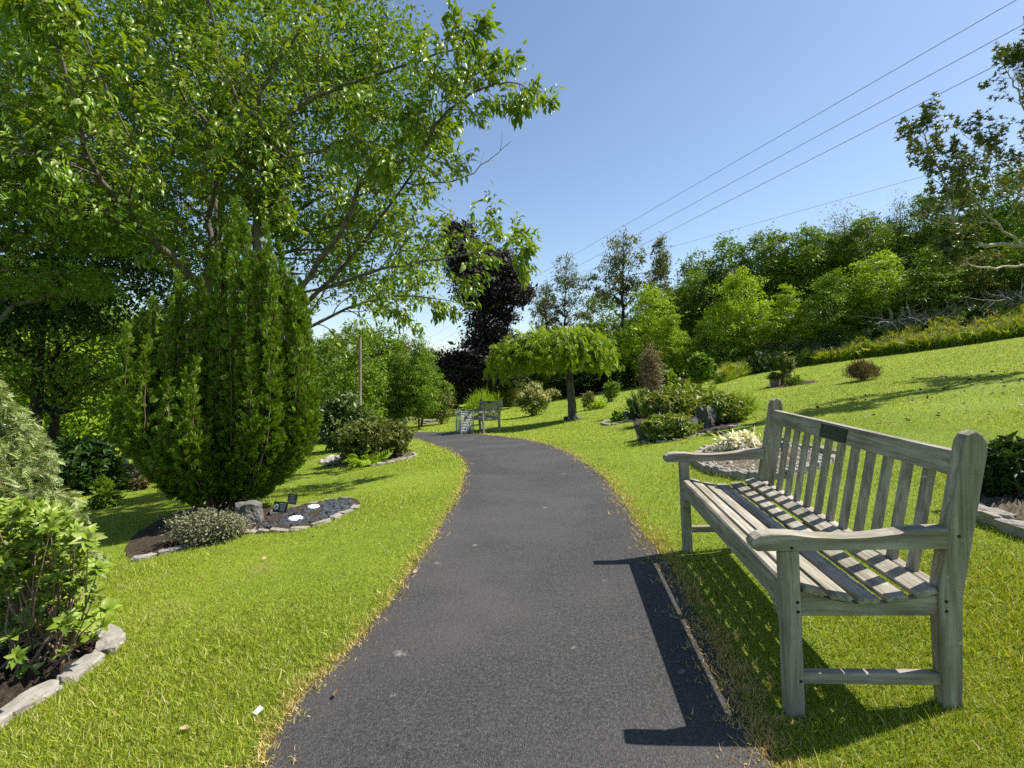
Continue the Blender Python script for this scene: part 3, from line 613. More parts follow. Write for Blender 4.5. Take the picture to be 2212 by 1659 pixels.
# ---------------------------------------------------------------- the tall golden conifer
def conifer(label, u, v, env, Rx, Ry, nplume, Yc):
    base = onT(ray(u, v)[0]*Yc, Yc, -.03); t = thing('conifer', label, 'conifer', base); A, D, sk, skb = [], [], [], []
    PK = [(525, 436), (548, 462), (505, 500), (600, 492), (618, 540), (583, 525), (540, 500), (385, 588), (400, 610), (430, 600), (470, 570), (640, 600), (330, 645), (665, 670), (302, 705)]
    us = np.array([e[0] for e in env]); vs = np.array([e[1] for e in env]); px = Yc/FU
    for q in range(nplume):
        a = rng.uniform(0, 2*PI); r = rng.random()**.5
        if q < nplume*.42: r = rng.uniform(.88, 1.0)
        x = Rx*r*math.cos(a); y = Ry*r*math.sin(a); uu = u+x/px; top = (810-np.interp(uu, us, vs))*px-base.z
        top *= 1-.5*max(0, -math.sin(a)*r)**1.6*rng.uniform(.45, 1.15)-.10*max(0, math.sin(a)*r)
        if rng.random() < .3 and math.sin(a)*r < -.5: top *= rng.uniform(.45, .8)
        top *= rng.uniform(.90, 1.0); rr = math.hypot(x, y)/Rx
        if q < len(PK):
            uu, pv = PK[q]; x = (uu-u)*px*.97; y = rng.uniform(-.25, .15); top = (810-pv)*px-base.z
        b0 = np.array([x*.16, y*.16, 0]); rr = math.hypot(x, y)/Rx; lowz = .12+.38*rr*rng.uniform(.6, 1.3)
        c = curve([b0, (x*.55, y*.55, lowz*.75+.1), (x*.93, y*.93, lowz+.45), (x*1.04, y*1.04, .45*top+.25), (x*.98, y*.98, top)], 26, .006)
        sk.append((c, np.linspace(.016, .003, len(c)))) if rng.random() < .6 else skb.append((c, np.linspace(.012, .003, len(c))))
        L = np.linalg.norm(np.diff(c, axis=0), axis=1).sum(); nt = int(L/.019); R0 = rng.uniform(.09, .16); oo = np.array([x, y, 0])/Rx
        for tt in np.linspace(.17+.12*(1-rr), 1, nt):
            f = tt*(len(c)-1); i0 = min(int(f), len(c)-2); p = c[i0]+(c[i0+1]-c[i0])*(f-i0); tv = unit(c[i0+1]-c[i0]); b = rng.uniform(0, 2*PI)
            rad_ = R0*min(1, (1-tt)*2.6+.06)*rng.uniform(.55, 1.05)*min(1, .35+tt*2); od = unit(np.array([math.cos(b), math.sin(b), 0])+.75*oo); k = 6
            pc = p+od*rad_; A.append(pc+rng.normal(0, .009, (k, 3))-tv*.02); D.append(tv*1.0+od*.5+rng.normal(0, .30, (k, 3)))
    A = np.concatenate(A); D = np.concatenate(D); n = len(A)
    V, F = scatter(*tmpl_spray(4, .22, .12), A, frames(D, rng.normal(0, 1, (n, 3)), .5), rng.uniform(.05, .085, n))
    tv, tf = tubes(sk+skb, 5); obj('stems', npmesh('stems', tv, tf, BARKR, True), t); obj('foliage', npmesh('foliage', V, F, L_CONE), t)
CU, CV = 478, 1112; CY = G(CU, CV).y
conifer('tall many-peaked golden green conifer in the kerbed slate bed', CU, CV, [(255, 980), (272, 860), (285, 760), (302, 700), (330, 645), (385, 590), (410, 615), (440, 600), (470, 565), (500, 480), (525, 432), (548, 465), (572, 525), (600, 490), (625, 545), (650, 605), (675, 680), (692, 760), (702, 900)], 190*CY/FU, .72, 120, CY)

# ---------------------------------------------------------------- near shrubs at the left edge
def near_azalea():
    base = G(100, 1440); t = thing('azalea', 'bright lime green leafy shrub with leaf rosettes in the bottom left bed', 'shrub', base); A, D, sk = [], [], []; b0 = np.array(base)
    spots = [(173, 1143), (180, 1193), (213, 1229), (207, 1283), (230, 1319), (223, 1353), (167, 1353), (143, 1346), (93, 1376), (163, 1386), (140, 1413), (60, 1456), (123, 1463), (7, 1493), (110, 1139), (127, 1173), (30, 1376), (190, 1165), (200, 1330), (100, 1300), (70, 1330), (40, 1420)]
    Y0 = base.y
    for k, (u, v) in enumerate(spots): A.append(np.array(P(u, v, Y0+rng.uniform(-.22, .12)))); D.append(unit(np.array([.25, -.45, .75])+rng.normal(0, .3, 3)))
    for k in range(700):
        if k < 520:
            u = rng.uniform(-30, 195); v = rng.uniform(1085, 1270)
            if v < 1085+max(0, (u-110))*.7 or v > 1300-.2*u: continue
        else: u = rng.uniform(-40, 205); v = rng.uniform(1220, 1390)
        A.append(np.array(P(u, v, Y0+rng.uniform(-.05, .6)))); D.append(unit(np.array([.2, -.3, .9])+rng.normal(0, .45, 3)))
    for k, a in enumerate(A):
        if k < 22 or k % 9 == 0:
            m = (b0+a)/2+np.array([0, 0, -.06])+rng.normal(0, .03, 3); m2 = b0+(a-b0)*.25+rng.normal(0, .05, 3)*[1, 1, .2]; sk.append((curve([b0+rng.normal(0, .07, 3)*[1, 1, 0], m2, m, a], 9), np.linspace(.009, .002, 9)))
    A = np.array(A); D = np.array(D); big = np.arange(len(A)) < 22
    V1, F1 = scatter(*tmpl_rosette(12, .52, .45, .2), A[big], frames(D[big], rng.normal(0, 1, (big.sum(), 3))), rng.uniform(.055, .075, big.sum()))
    V2, F2 = scatter(*tmpl_rosette(11, .46, .65, .2), A[~big], frames(D[~big], rng.normal(0, 1, ((~big).sum(), 3))), rng.uniform(.036, .055, (~big).sum()))
    V, F = cat([(V1, F1), (V2, F2)]); finish(t, [(p-b0, r) for p, r in sk], V-b0, F, BARKR, L_AZAL, 6, 'stems', 'foliage')
near_azalea()
def near_feather():
    b = P(-75, 1250, 3.05); b = onT(b.x, b.y); t = thing('feathery_conifer', 'pale feathery conifer with whitish drooping tips at the left picture edge', 'conifer', b); A, D, sk = [], [], []; b0 = np.array(b)
    prof = lambda z: np.interp(z, [0, .35, .7, 1.0, 1.25, 1.5, 1.62], [.50, .50, .42, .36, .24, .11, .03])
    for q in range(520):
        z = rng.uniform(.08, 1.6); a = rng.uniform(0, 2*PI); L = prof(z)*rng.uniform(.75, 1.12)+.03; o = np.array([math.cos(a), math.sin(a), 0])
        c = curve([(0, 0, z*.85), o*L*.5+[0, 0, z*.95+.03], o*L+[0, 0, z+.02], o*L*1.12+[0, 0, z-.03]], 10, .006); sk.append((c, np.linspace(.005, .0015, 10)))
        for tt in np.linspace(.35, 1, 15):
            f = tt*9; i0 = min(int(f), 8); A.append(c[i0]+(c[i0+1]-c[i0])*(f-i0)+rng.normal(0, .012, 3)); D.append(unit(c[i0+1]-c[i0])+rng.normal(0, .42, 3)+[0, 0, .1])
    A = np.array(A); D = np.array(D); V, F = scatter(*tmpl_spray(5, .10, .35), A, frames(D, np.tile([0, 0, 1.], (len(A), 1)), .6), rng.uniform(.05, .085, len(A)))
    sk.append((np.array([(0, 0, -.05), (0, 0, 1.5)]), [.03, .008])); finish(t, sk, V, F, BARKR, L_PALE, 5, 'stems', 'foliage')
near_feather()

# ---------------------------------------------------------------- cherry tree (long drooping leaves) behind the conifer
def cherry():
    bx = ray(552, 1000)[0]*8.5; base = onT(bx, 8.5, -.05); t = thing('cherry_tree', 'wide cherry tree with long drooping leaves arching over the tall conifer', 'tree', base); b0 = np.array(base); sk, tips = [], []
    p = lambda u, v, Y: np.array(P(u, v, Y+(1.2 if u > 330 else .6)))-b0
    fork = p(552, 780, 7.3); limbs = [
        ([(0, 0, 0), p(555, 900, 7.3), fork, p(553, 600, 7.2), p(555, 480, 7.1), p(571, 373, 7.0), p(584, 320, 7.0)], .10, .05),
        ([p(584, 320, 7.0), p(560, 256, 6.8), p(565, 197, 6.6), p(597, 139, 6.5), p(640, 75, 6.4), p(683, 0, 6.3), p(720, -90, 6.3)], .042, .012),
        ([p(584, 320, 7.0), p(629, 245, 6.7), p(709, 197, 6.4), p(832, 155, 6.1), p(933, 123, 6.0), p(997, 101, 5.9), p(1040, 66, 5.9)], .034, .004),
        ([p(553, 640, 7.2), p(470, 590, 7.3), p(453, 480, 7.3), p(475, 384, 7.2), p(523, 272, 7.1), p(480, 130, 6.9), p(450, 0, 6.8), p(430, -90, 6.8)], .055, .012),
        ([p(470, 590, 7.3), p(459, 299, 7.6), p(405, 224, 7.4), p(350, 120, 7.2), p(300, 0, 7.0)], .03, .008),
        ([fork, p(421, 608, 7.0), p(320, 512, 6.6), p(251, 432, 6.2), p(192, 341, 5.9), p(155, 197, 5.6), p(112, 80, 5.4), p(80, 0, 5.3)], .06, .010),
        ([p(320, 512, 6.6), p(260, 400, 6.9), p(235, 300, 7.0), p(180, 240, 7.1), p(60, 210, 7.2)], .025, .006),
        ([fork, p(667, 597, 7.0), p(747, 480, 6.7), p(789, 384, 6.5), p(907, 331, 6.3), p(949, 256, 6.2), p(1040, 192, 6.1), p(1100, 178, 6.1), p(1157, 195, 6.1)], .05, .004),
        ([fork, p(688, 629, 7.3), p(773, 539, 7.4), p(875, 395, 7.5), p(940, 310, 7.5), p(960, 180, 7.5)], .045, .006),
        ([p(875, 395, 7.5), p(960, 395, 7.3), p(1040, 360, 7.2), p(1105, 305, 7.2)], .016, .003),
        ([p(688, 629, 7.3), p(800, 587, 6.8), p(900, 570, 6.5), p(1000, 550, 6.3), p(1090, 545, 6.2), p(1125, 537, 6.2)], .03, .003),
        ([fork, p(700, 690, 7.8), p(800, 650, 8.0), p(900, 640, 8.0), p(990, 655, 8.0)], .035, .005),
        ([p(584, 320, 7.0), p(640, 340, 6.4), p(760, 300, 5.9), p(860, 330, 5.6)], .022, .005),
        ([p(192, 341, 5.9), p(120, 330, 5.6), p(40, 330, 5.4), p(-60, 350, 5.3)], .02, .005),
        ([p(453, 480, 7.3), p(380, 420, 6.6), p(300, 330, 6.1), p(200, 120, 5.7), p(150, 20, 5.5)], .022, .005)]
    bare = 9
    for k, (ct, r0, r1) in enumerate(limbs):
        c, rr = limb(sk, ct, r0, r1, .012); m = len(c)
        L = np.linalg.norm(np.diff(c, axis=0), axis=1).sum(); s0 = .30 if k in (0, 5, 7, 8) else .12
        if k == 0: s0 = .6
        nb = int(L*(5.2 if k != bare else 3))
        for tt in s0+(1-s0)*(np.arange(nb)+rng.random(nb))/nb:
            f = tt*(m-1); a = min(int(f), m-2); d = unit(c[a+1]-c[a]); ax = unit(np.cross(d, rng.normal(0, 1, 3))); nd = d*.6+ax+np.array([0, 0, .12])
            tp = tips if k != bare else []
            grow(sk, tp, c[a]+(c[a+1]-c[a])*(f-a), nd, (1.2-.80*tt)*rng.uniform(.55, 1.1), max(.004, rr[a]*.4), 1 if k != bare else 0, (4, 5), .75, .05, .12, .14, .62, 6)
        if k != bare: grow(sk, tips, c[-1], c[-1]-c[-3], .35, .004, 0)
    # keep the lower outline over the sky as ragged as in the picture
    V, F = leafing(tips, tmpl_leaf(.40, .28, .10), .105, 2, .55, .75, .5, .22, .035)
    print('cherry', len(sk), len(tips), len(F)); finish(t, sk, V, F, BARK, L_CHERRY, 7)
cherry()
# near tree whose crown enters at the right edge
def right_tree():
    Y0 = 9.4; bx = ray(2335, 700)[0]*Y0; base = onT(bx, Y0, -.05); t = thing('holm_tree', 'pale-limbed tree with small dark leaf tufts reaching in at the right edge', 'tree', base); b0 = np.array(base); sk, tips = [], []
    p = lambda u, v, Y: np.array(P(u, v, Y))-b0
    tr = [(0, 0, 0), p(2330, 620, 9.4), p(2310, 520, 9.4), p(2290, 420, 9.4), p(2270, 300, 9.4), p(2250, 150, 9.4), p(2240, 60, 9.4)]
    limbs = [(tr, .11, .02),
        ([p(2320, 560, 9.4), p(2212, 528, 9.2), p(2107, 528, 9.0), p(2063, 485, 8.9), p(2047, 414, 8.8), p(2009, 327, 8.7), p(1985, 275, 8.7)], .05, .005),
        ([p(2212, 528, 9.2), p(2170, 500, 9.0), p(2118, 447, 9.0), p(2080, 382, 8.9), p(2025, 338, 8.9)], .03, .004),
        ([p(2320, 590, 9.4), p(2212, 571, 8.8), p(2150, 580, 8.5), p(2096, 571, 8.4), p(2077, 552, 8.4)], .03, .006),
        ([p(2280, 380, 9.4), p(2204, 219, 9.2), p(2185, 170, 9.2), p(2172, 143, 9.2)], .02, .003),
        ([p(2290, 430, 9.4), p(2212, 350, 9.2), p(2156, 344, 9.1), p(2080, 290, 9.1)], .022, .003),
        ([p(2300, 480, 9.4), p(2220, 430, 9.8), p(2160, 400, 10.0), p(2120, 350, 10.1)], .022, .004),
        ([p(2310, 520, 9.4), p(2400, 400, 9.6), p(2480, 300, 9.8), p(2500, 200, 9.9)], .04, .006),
        ([p(2310, 520, 9.4), p(2420, 460, 8.9), p(2560, 400, 8.5)], .04, .006),
        ([p(2290, 430, 9.4), p(2380, 330, 10.2), p(2420, 220, 10.8)], .03, .006),
        ([p(2310, 520, 9.4), p(2260, 480, 10.6), p(2230, 420, 11.5)], .03, .006)]
    for k, (ct, r0, r1) in enumerate(limbs):
        c, rr = limb(sk, ct, r0, r1, .015); m = len(c); L = np.linalg.norm(np.diff(c, axis=0), axis=1).sum(); nb = int(L*7); s0 = .45 if k in (0, 1) else (.75 if k == 3 else .25)
        for tt in s0+(1-s0)*(np.arange(nb)+rng.random(nb))/nb:
            f = tt*(m-1); a = min(int(f), m-2); d = unit(c[a+1]-c[a]); ax = unit(np.cross(d, rng.normal(0, 1, 3)))
            grow(sk, tips, c[a]+(c[a+1]-c[a])*(f-a), d*.7+ax+np.array([0, 0, .35]), (1.0-.45*tt)*rng.uniform(.45, .85), max(.004, rr[a]*.35), 1, (4, 5), .6, .12, 0, .14, .5, 4)
    V, F = leafing(tips, tmpl_rosette(7, .42, .7, .1), .058, 1, .5, -.4, .6, .2, .03)
    finish(t, sk, V, F, BARKP, L_MIDT, 6)
L_MIDT = leafmat('leaf_leathery', (.045, .075, .014), (.085, .125, .028), (.17, .16, .07), .22, .45, .3)
right_tree()

# ---------------------------------------------------------------- tall trees as crowns of leaf clumps
def bigtree(name, label, u, Y, env, leafm, barkm, nc, per, cs, ls, trunk, tmpl=LEAF4, flat=.5, droop=.3, shell=.45, blossom=None, limbs=26, catg='tree', group=None):
    """env: crown ellipsoids (u, v, dY, half width px, half depth m, half height px); trunk: picture points"""
    bx = ray(u, 900)[0]*Y; base = onT(bx, Y, -.05); b0 = np.array(base); t = thing(name, label, catg, base, group=group)
    E = []
    for (eu, ev, dY, wu, dm, hv) in env: q = np.array(P(eu, ev, Y+dY))-b0; k = (Y+dY)/FU; E.append((*q, wu*k, dm, hv*k))
    pts, D, C = clumps(E, nc, per, cs, flat, shell); V, F = crownmesh(pts, D, tmpl, ls, .7, 1., droop)
    sk = []; tr, rr = limb(sk, [(0, 0, 0)]+[np.array(P(a, b, Y))-b0 for a, b in trunk[1:]], trunk[0], trunk[0]*.25, .03)
    for c in C[rng.choice(len(C), min(limbs, len(C)), False)]:
        i0 = np.argmin(np.abs(tr[:, 2]-(c[2]-.45*np.linalg.norm(c[:2]-tr[-1][:2])))); i0 = max(i0, len(tr)//4); a = tr[i0]
        m = a+(c-a)*.5+np.array([0, 0, .12*np.linalg.norm(c-a)]); sk.append((curve([a, m, c], 9, .03), np.linspace(rr[i0]*.5, .008, 9)))
    finish(t, sk, V, F, barkm, leafm, 7)
    if blossom:
        sel = C[(C[:, 1] < np.median(C[:, 1]))]; sel = sel[rng.choice(len(sel), min(blossom, len(sel)), False)]+[0, -.12, .08]
        A = np.repeat(sel, 34, 0)+rng.normal(0, 1, (len(sel)*34, 3))*[.065, .065, .018]; Vb, Fb = scatter(*LEAF4, A, frames(rng.normal(0, 1, A.shape)*[1, 1, .2], np.tile([0, 0, 1.], (len(A), 1)), .3), .022)
        obj('blossom', npmesh('blossom', Vb, Fb, BLOSSOM), t)
    return t
SPR = tmpl_spray(3, .2, .2)
bigtree('background_tree', 'dense fine leaved tree filling the space behind the cherry branches', 420, 11.5,
        [(500, 150, 0, 330, 2.2, 260), (260, 60, -.5, 300, 2.0, 200), (700, 330, .5, 240, 2.0, 250), (420, 420, 0, 240, 2, 170), (820, 140, .5, 110, 1.4, 120), (820, 560, .8, 150, 1.6, 100)], L_FINE, BARK, 1250, 58, .21, .098, [.16, (440, 700), (470, 500), (480, 250)], flat=.5, limbs=60)
bigtree('rowan_tree', 'rowan with flat cream flower heads at the far upper left', -60, 6.6,
        [(-10, 130, 0, 130, 1.0, 170), (60, 470, 0, 230, 1.0, 75), (60, 600, .3, 170, 1.0, 34), (30, 330, 0, 110, 1.0, 90)], L_ROWAN, BARK, 380, 42, .17, .085, [.09, (-40, 700), (-20, 480), (0, 250)], tmpl=SPR, flat=.35, blossom=95, limbs=40)
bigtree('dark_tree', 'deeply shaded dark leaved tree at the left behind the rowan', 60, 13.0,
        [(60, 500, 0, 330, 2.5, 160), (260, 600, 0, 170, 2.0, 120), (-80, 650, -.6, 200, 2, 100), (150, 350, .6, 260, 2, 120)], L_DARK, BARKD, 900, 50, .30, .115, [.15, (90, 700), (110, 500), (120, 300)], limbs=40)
bigtree('maple_tree', 'slim dark trunked tree with level branches standing behind the round dark shrub', 116, 13.5,
        [(180, 770, -.4, 190, 2.0, 80), (40, 800, .2, 140, 1.8, 70), (240, 850, -.3, 90, 1.4, 60)], L_MID, BARKD, 300, 30, .34, .10, [.13, (119, 900), (122, 800), (128, 700), (130, 600)], flat=.3, limbs=34)
# far side of the lower lawn on the left
for k, (u, Y, v, w, h, lab) in enumerate([(40, 30, 800, 120, 130, 'leftmost sunlit tree across the lower lawn'), (190, 32, 830, 100, 110, 'sunlit tree across the lower lawn, right of the slim dark trunk'), (290, 31, 840, 80, 110, 'sunlit tree across the lower lawn, half hidden by the conifer'), (120, 38, 690, 150, 130, 'taller tree rising at the back of the lower lawn')]):
    bigtree('sunlit_tree', lab, u, Y, [(u, v, 0, w, 3.5, h*.75), (u-20, v+70, -1, w*.8, 3, h*.5)], L_FINE if k % 2 else L_LIME, BARKP, 520, 26, .75, .24, [.16, (u+3, v+60), (u+8, v-30)], limbs=20)

# ---------------------------------------------------------------- unit trees copied for the woodland
VAR = {}
def unit_tree(key, env, nc, per, cs, ls, shell=.4, flat=.6, trunk_r=.014, limbs=22, droop=.35, lean=0, tmpl=LEAF4, tt=.86):
    pts, D, C = clumps(env, nc, per, cs, flat, shell); V, F = crownmesh(pts, D, tmpl, ls, .8, 1., droop)
    sk = []; tr, rr = limb(sk, [(0, 0, -.02), (lean*.2, .01, .3), (lean*.6, 0, .6), (lean, 0, tt)], trunk_r, trunk_r*.25, .004, 14)
    for c in C[rng.choice(len(C), min(limbs, len(C)), False)]:
        i0 = max(2, np.argmin(np.abs(tr[:, 2]-(c[2]-.5*np.linalg.norm(c[:2]-tr[-1][:2]))))); a = tr[i0]
        sk.append((curve([a, a+(c-a)*.5+[0, 0, .03], c], 7, .004), np.linspace(rr[i0]*.45, .0012, 7)))
    tv, tf = tubes(sk, 5); VAR[key] = (npmesh('trunk', tv, tf, BARK, True), npmesh('crown', V, F, L_MID))
for q in range(3):
    s = rng.uniform(-.04, .04, 8)
    unit_tree('broad%d' % q, [(s[0], s[1], .60, .22, .22, .36), (.16+s[2], 0, .48+s[3], .20, .2, .24), (-.16+s[4], s[5], .46, .20, .2, .24), (s[6], .05, .28, .25, .22, .16), (s[7], 0, .86, .11, .11, .12)], 400, 40, .026, .0185, .5)
for q in range(2):
    s = rng.uniform(-.03, .03, 8)
    unit_tree('slim%d' % q, [(s[0], 0, .55, .11, .11, .40), (s[1]+.03, 0, .80, .08, .08, .18), (s[2], 0, .3, .14, .13, .16)], 260, 32, .022, .0175, .5)
unit_tree('sparse0', [(0, 0, .80, .14, .13, .16), (-.10, 0, .62, .17, .13, .13), (.12, 0, .58, .15, .13, .15), (0, 0, .35, .12, .1, .12)], 190, 34, .020, .015, .25, .6, .016, 80, .3)
unit_tree('sparse1', [(.02, 0, .84, .10, .12, .15), (-.12, 0, .64, .16, .12, .12), (.13, 0, .66, .13, .12, .2), (.0, 0, .42, .18, .1, .12)], 190, 34, .020, .015, .25, .6, .014, 80, .3, .03)
unit_tree('birch0', [(0, 0, .7, .13, .13, .28), (0, 0, .45, .2, .18, .2)], 300, 18, .03, .012, .3, 1.3, .012, 40, .9)
unit_tree('layer0', [(0, 0, .78, .10, .10, .2), (0, 0, .55, .24, .2, .12), (0, 0, .38, .30, .24, .10), (.05, 0, .24, .30, .24, .07)], 400, 40, .028, .018, .3, .3, .016, 60, .5)
def setmat(o, m):
    o.material_slots[0].link = 'OBJECT'; o.material_slots[0].material = m
def wood(name, label, u, vtop, Y, wpx, key, leafm, barkm=BARK, group=None, vb=None, catg='tree', dz=-.1):
    x = ray(u, 800)[0]*Y; base = onT(x, Y, dz); top = P(u, vtop, Y); H = max(1.0, top.z-base.z); me = VAR[key]
    ow = {'broad': .60, 'slim': .26, 'sparse': .50, 'birch': .4, 'layer': .56}[key[:-1]]
    t = thing(name, label, catg, base, random.uniform(0, 6.28) if key[:5] != 'spars' else 0, group); w = wpx*1.04*Y/FU/ow; t.scale = (w, w, H)
    a = obj('trunk', me[0], t); b = obj('crown', me[1], t); setmat(a, barkm); setmat(b, leafm); return t
BR = ['broad0', 'broad1', 'broad2']; SLM = ['slim0', 'slim1']
# copper beech, small trees and the trees round the far bend of the path
bigtree('copper_beech', 'tall dark purple copper beech rising beyond the bend of the path', 1040, 34, [(1000, 540, 0, 46, 2.0, 62), (1045, 600, 0, 74, 2.6, 74), (1112, 634, -1, 36, 1.4, 26), (1058, 700, 0, 52, 2.2, 62), (1065, 780, 0, 76, 3.0, 66), (985, 805, 0, 62, 2.4, 44), (1090, 590, 0, 42, 1.6, 44)], L_COPPER, BARKD, 1000, 56, .30, .19, [.35, (1040, 760), (1042, 650), (1035, 540)], limbs=30)
for u, vt, Y, w, key, lm, lab in [
    (858, 735, 21, 120, 'layer0', L_MID, 'spreading tree with the thickest trunk beside the far lawn statue'),
    (912, 745, 23, 110, 'broad1', L_MID, 'leafy tree just right of the thick trunked one by the far lawn'),
    (905, 700, 20.5, 90, 'layer0', L_FINE, 'taller layered tree at the left of the sky gap above the path bend'),
    (770, 690, 19, 150, 'broad0', L_FINE, 'bushy tree behind the grey pole left of the path bend'),
    (715, 720, 25, 120, 'broad2', L_MID, 'tree seen just right of the golden conifer'),
    (820, 700, 27, 120, 'slim0', L_MID, 'narrow tree between the grey pole and the thick trunk'),
    (960, 775, 45, 90, 'broad1', L_OLIVE, 'distant olive tree low under the sky gap'),
    (985, 790, 42, 70, 'broad0', L_MID, 'small distant tree at the left foot of the copper beech'),
    (1165, 700, 60, 46, 'birch0', L_OLIVE, 'hazy distant birch between copper beech and weeping tree')]:
    wood('garden_tree', lab, u, vt, Y, w, key, lm)
for u, vt, Y, w, key, lm, bk, lab in [
    (1215, 545, 44, 120, 'sparse1', L_OLIVE, BARKD, 'sparse open-crowned tree against the sky right of the copper beech'),
    (1180, 590, 46, 60, 'sparse0', L_OLIVE, BARKD, 'thin leaning tree with few leaves left of the open-crowned tree'),
    (1345, 480, 42, 150, 'sparse0', L_OLIVE, BARKD, 'tallest open-crowned tree standing against the sky under the wires'),
    (1425, 500, 42, 50, 'slim1', L_OLIVE, BARKD, 'narrow wispy tree right of the tallest open-crowned tree'),
    (1300, 620, 48, 130, 'broad0', L_MID, BARKD, 'tree filling the gap between the two open-crowned trees'),
    (1400, 605, 36, 130, 'broad1', L_LIME, BARK, 'bright yellow green tree in front of the wood above the border'),
    (1450, 650, 34, 90, 'layer0', L_LIME, BARKP, 'lower bright tree with drooping sprays left of the wood'),
    (1365, 700, 40, 90, 'slim0', L_MID, BARKP, 'slender pale trunked tree behind the hedge end'),
    (1290, 690, 44, 80, 'slim1', L_MID, BARKP, 'slender tree behind the hedge above the weeping tree'),
    (1500, 540, 44, 150, 'broad2', L_MID, BARK, 'rounded tree at the left end of the wood skyline'),
    (1575, 505, 42, 170, 'broad0', L_FINE, BARK, 'high rounded tree left of the middle of the wood skyline'),
    (1600, 575, 31, 150, 'broad1', L_LIME, BARKP, 'sunlit tree with bare pale twigs in front of the dark wood'),
    (1530, 680, 33, 110, 'broad2', L_MID, BARK, 'low bushy tree at the wood edge behind the round lawn tree'),
    (1660, 490, 40, 150, 'broad2', L_MID, BARK, 'skyline tree above the sunlit pale-twigged tree'),
    (1740, 480, 39, 150, 'broad1', L_FINE, BARK, 'skyline tree at the middle of the wood'),
    (1820, 430, 39, 120, 'birch0', L_OLIVE, BARKP, 'grey green birch topping the wood skyline'),
    (1870, 455, 37, 130, 'broad0', L_MID, BARK, 'skyline tree right of the birch top'),
    (1940, 400, 37, 60, 'birch0', L_OLIVE, BARKD, 'drooping dark birch sticking out of the skyline near the right tree'),
    (1990, 410, 36, 140, 'broad1', L_MID, BARK, 'skyline tree behind the tips of the right-edge tree'),
    (2090, 380, 34, 150, 'broad2', L_FINE, BARK, 'wood tree behind the middle of the right-edge tree'),
    (2190, 350, 33, 150, 'broad0', L_MID, BARK, 'wood tree at the far right behind the pale limbs'),
    (1700, 610, 29, 120, 'layer0', L_LIME, BARKP, 'lit sapling tree left of the twin leaning trunks'),
    (1800, 580, 28, 140, 'broad1', L_FINE, BARKP, 'lit tree over the first brush pile'),
    (1900, 540, 28, 150, 'broad0', L_LIME, BARKP, 'lit tree above the second brush pile'),
    (2010, 520, 27, 150, 'layer0', L_FINE, BARKP, 'layered tree right of the second brush pile'),
    (2120, 540, 26, 120, 'broad2', L_OLIVE, BARK, 'dark olive bush tree above the rightmost brush pile'),
    (2230, 500, 25, 150, 'broad1', L_MID, BARK, 'tree at the right edge above the bracken')]:
    wood('woodland_tree', lab, u, vt, Y, w, key, lm, bk, 'trees along the edge of the wood')
# shaded ranks behind, one like another
for k in range(46):
    u = 1180+k*24+rng.uniform(-14, 14); Y = rng.uniform(44, 62) if k % 2 else rng.uniform(38, 44); vt = np.interp(u, [1180, 1350, 1480, 1600, 1830, 2000, 2300], [700, 690, 575, 545, 475, 450, 400])+rng.uniform(0, 60)
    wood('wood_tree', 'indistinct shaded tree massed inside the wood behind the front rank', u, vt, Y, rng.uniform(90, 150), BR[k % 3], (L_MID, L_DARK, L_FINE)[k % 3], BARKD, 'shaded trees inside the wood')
for k in range(26):
    u = 560+k*24+rng.uniform(-14, 14); Y = rng.uniform(34, 55); vt = rng.uniform(740, 800) if 880 < u < 1000 else (rng.uniform(700, 770) if u < 880 else rng.uniform(740, 790))
    wood('wood_tree', 'indistinct tree in the wooded belt beyond the path bend', u, vt, Y, rng.uniform(80, 130), BR[k % 3], (L_MID, L_OLIVE, L_DARK)[k % 3], BARKD, 'trees in the belt beyond the path bend')
for k in range(16):
    u = -160+k*40+rng.uniform(-14, 14); Y = rng.uniform(36, 50)
    wood('wood_tree', 'indistinct tree in the belt beyond the lower lawn at the left', u, rng.uniform(560, 700), Y, rng.uniform(130, 190), BR[k % 3], (L_MID, L_FINE, L_DARK)[k % 3], BARKD, 'trees beyond the lower lawn')

# ---------------------------------------------------------------- shrubs
def shrub(name, label, u, v, wpx, hpx, leafm, ls, nc=60, per=30, tmpl=LEAF4, cs=.16, flat=.8, stems=14, barkm=BARKR, dep=.8, droop=0., top=None, catg='shrub', shell=.55, low=.5, group=None, upb=1., bl=None):
    g = G(u, v); k = g.y/FU; w = wpx*k/2; h = hpx*k; g = onT(g.x, g.y+w*dep*.7); b0 = np.array(g); t = thing(name, label, catg, g, group=group)
    E = [(0, 0, h*(low+.05), w, w*dep, h*(1-low)*.96)]
    if top: E += [(a*w, b*w, c*h, d*w, d*w*dep, e*h) for a, b, c, d, e in top]
    pts, D, C = clumps(E, nc, per, cs*w, flat, shell); pts[:, 2] = np.maximum(pts[:, 2], .02)
    V, F = crownmesh(pts, D, tmpl, ls, .7, upb, droop); sk = []
    for c in C[rng.choice(len(C), min(stems, len(C)), False)]:
        r0 = np.array([rng.normal(0, .05*w), rng.normal(0, .05*w), -.02]); sk.append((curve([r0, r0+(c-r0)*[.35, .35, .5], c], 7, .01*w), np.linspace(.012*max(.5, w), .003, 7)))
    finish(t, sk, V, F, barkm, leafm, 5, 'stems', 'foliage')
    if bl:
        q = C[C[:, 2] > h*.55]; q = q[rng.choice(len(q), min(bl[0], len(q)), False)]; A = np.repeat(q, 26, 0)+rng.normal(0, .07*w, (len(q)*26, 3)); d = D[:1]*0+rng.normal(0, 1, A.shape)
        Vb, Fb = scatter(*LEAF, A, frames(d+[0, 0, .4], rng.normal(0, 1, A.shape)), bl[1]); obj('new_shoots', npmesh('new_shoots', Vb, Fb, bl[2]), t)
    return t
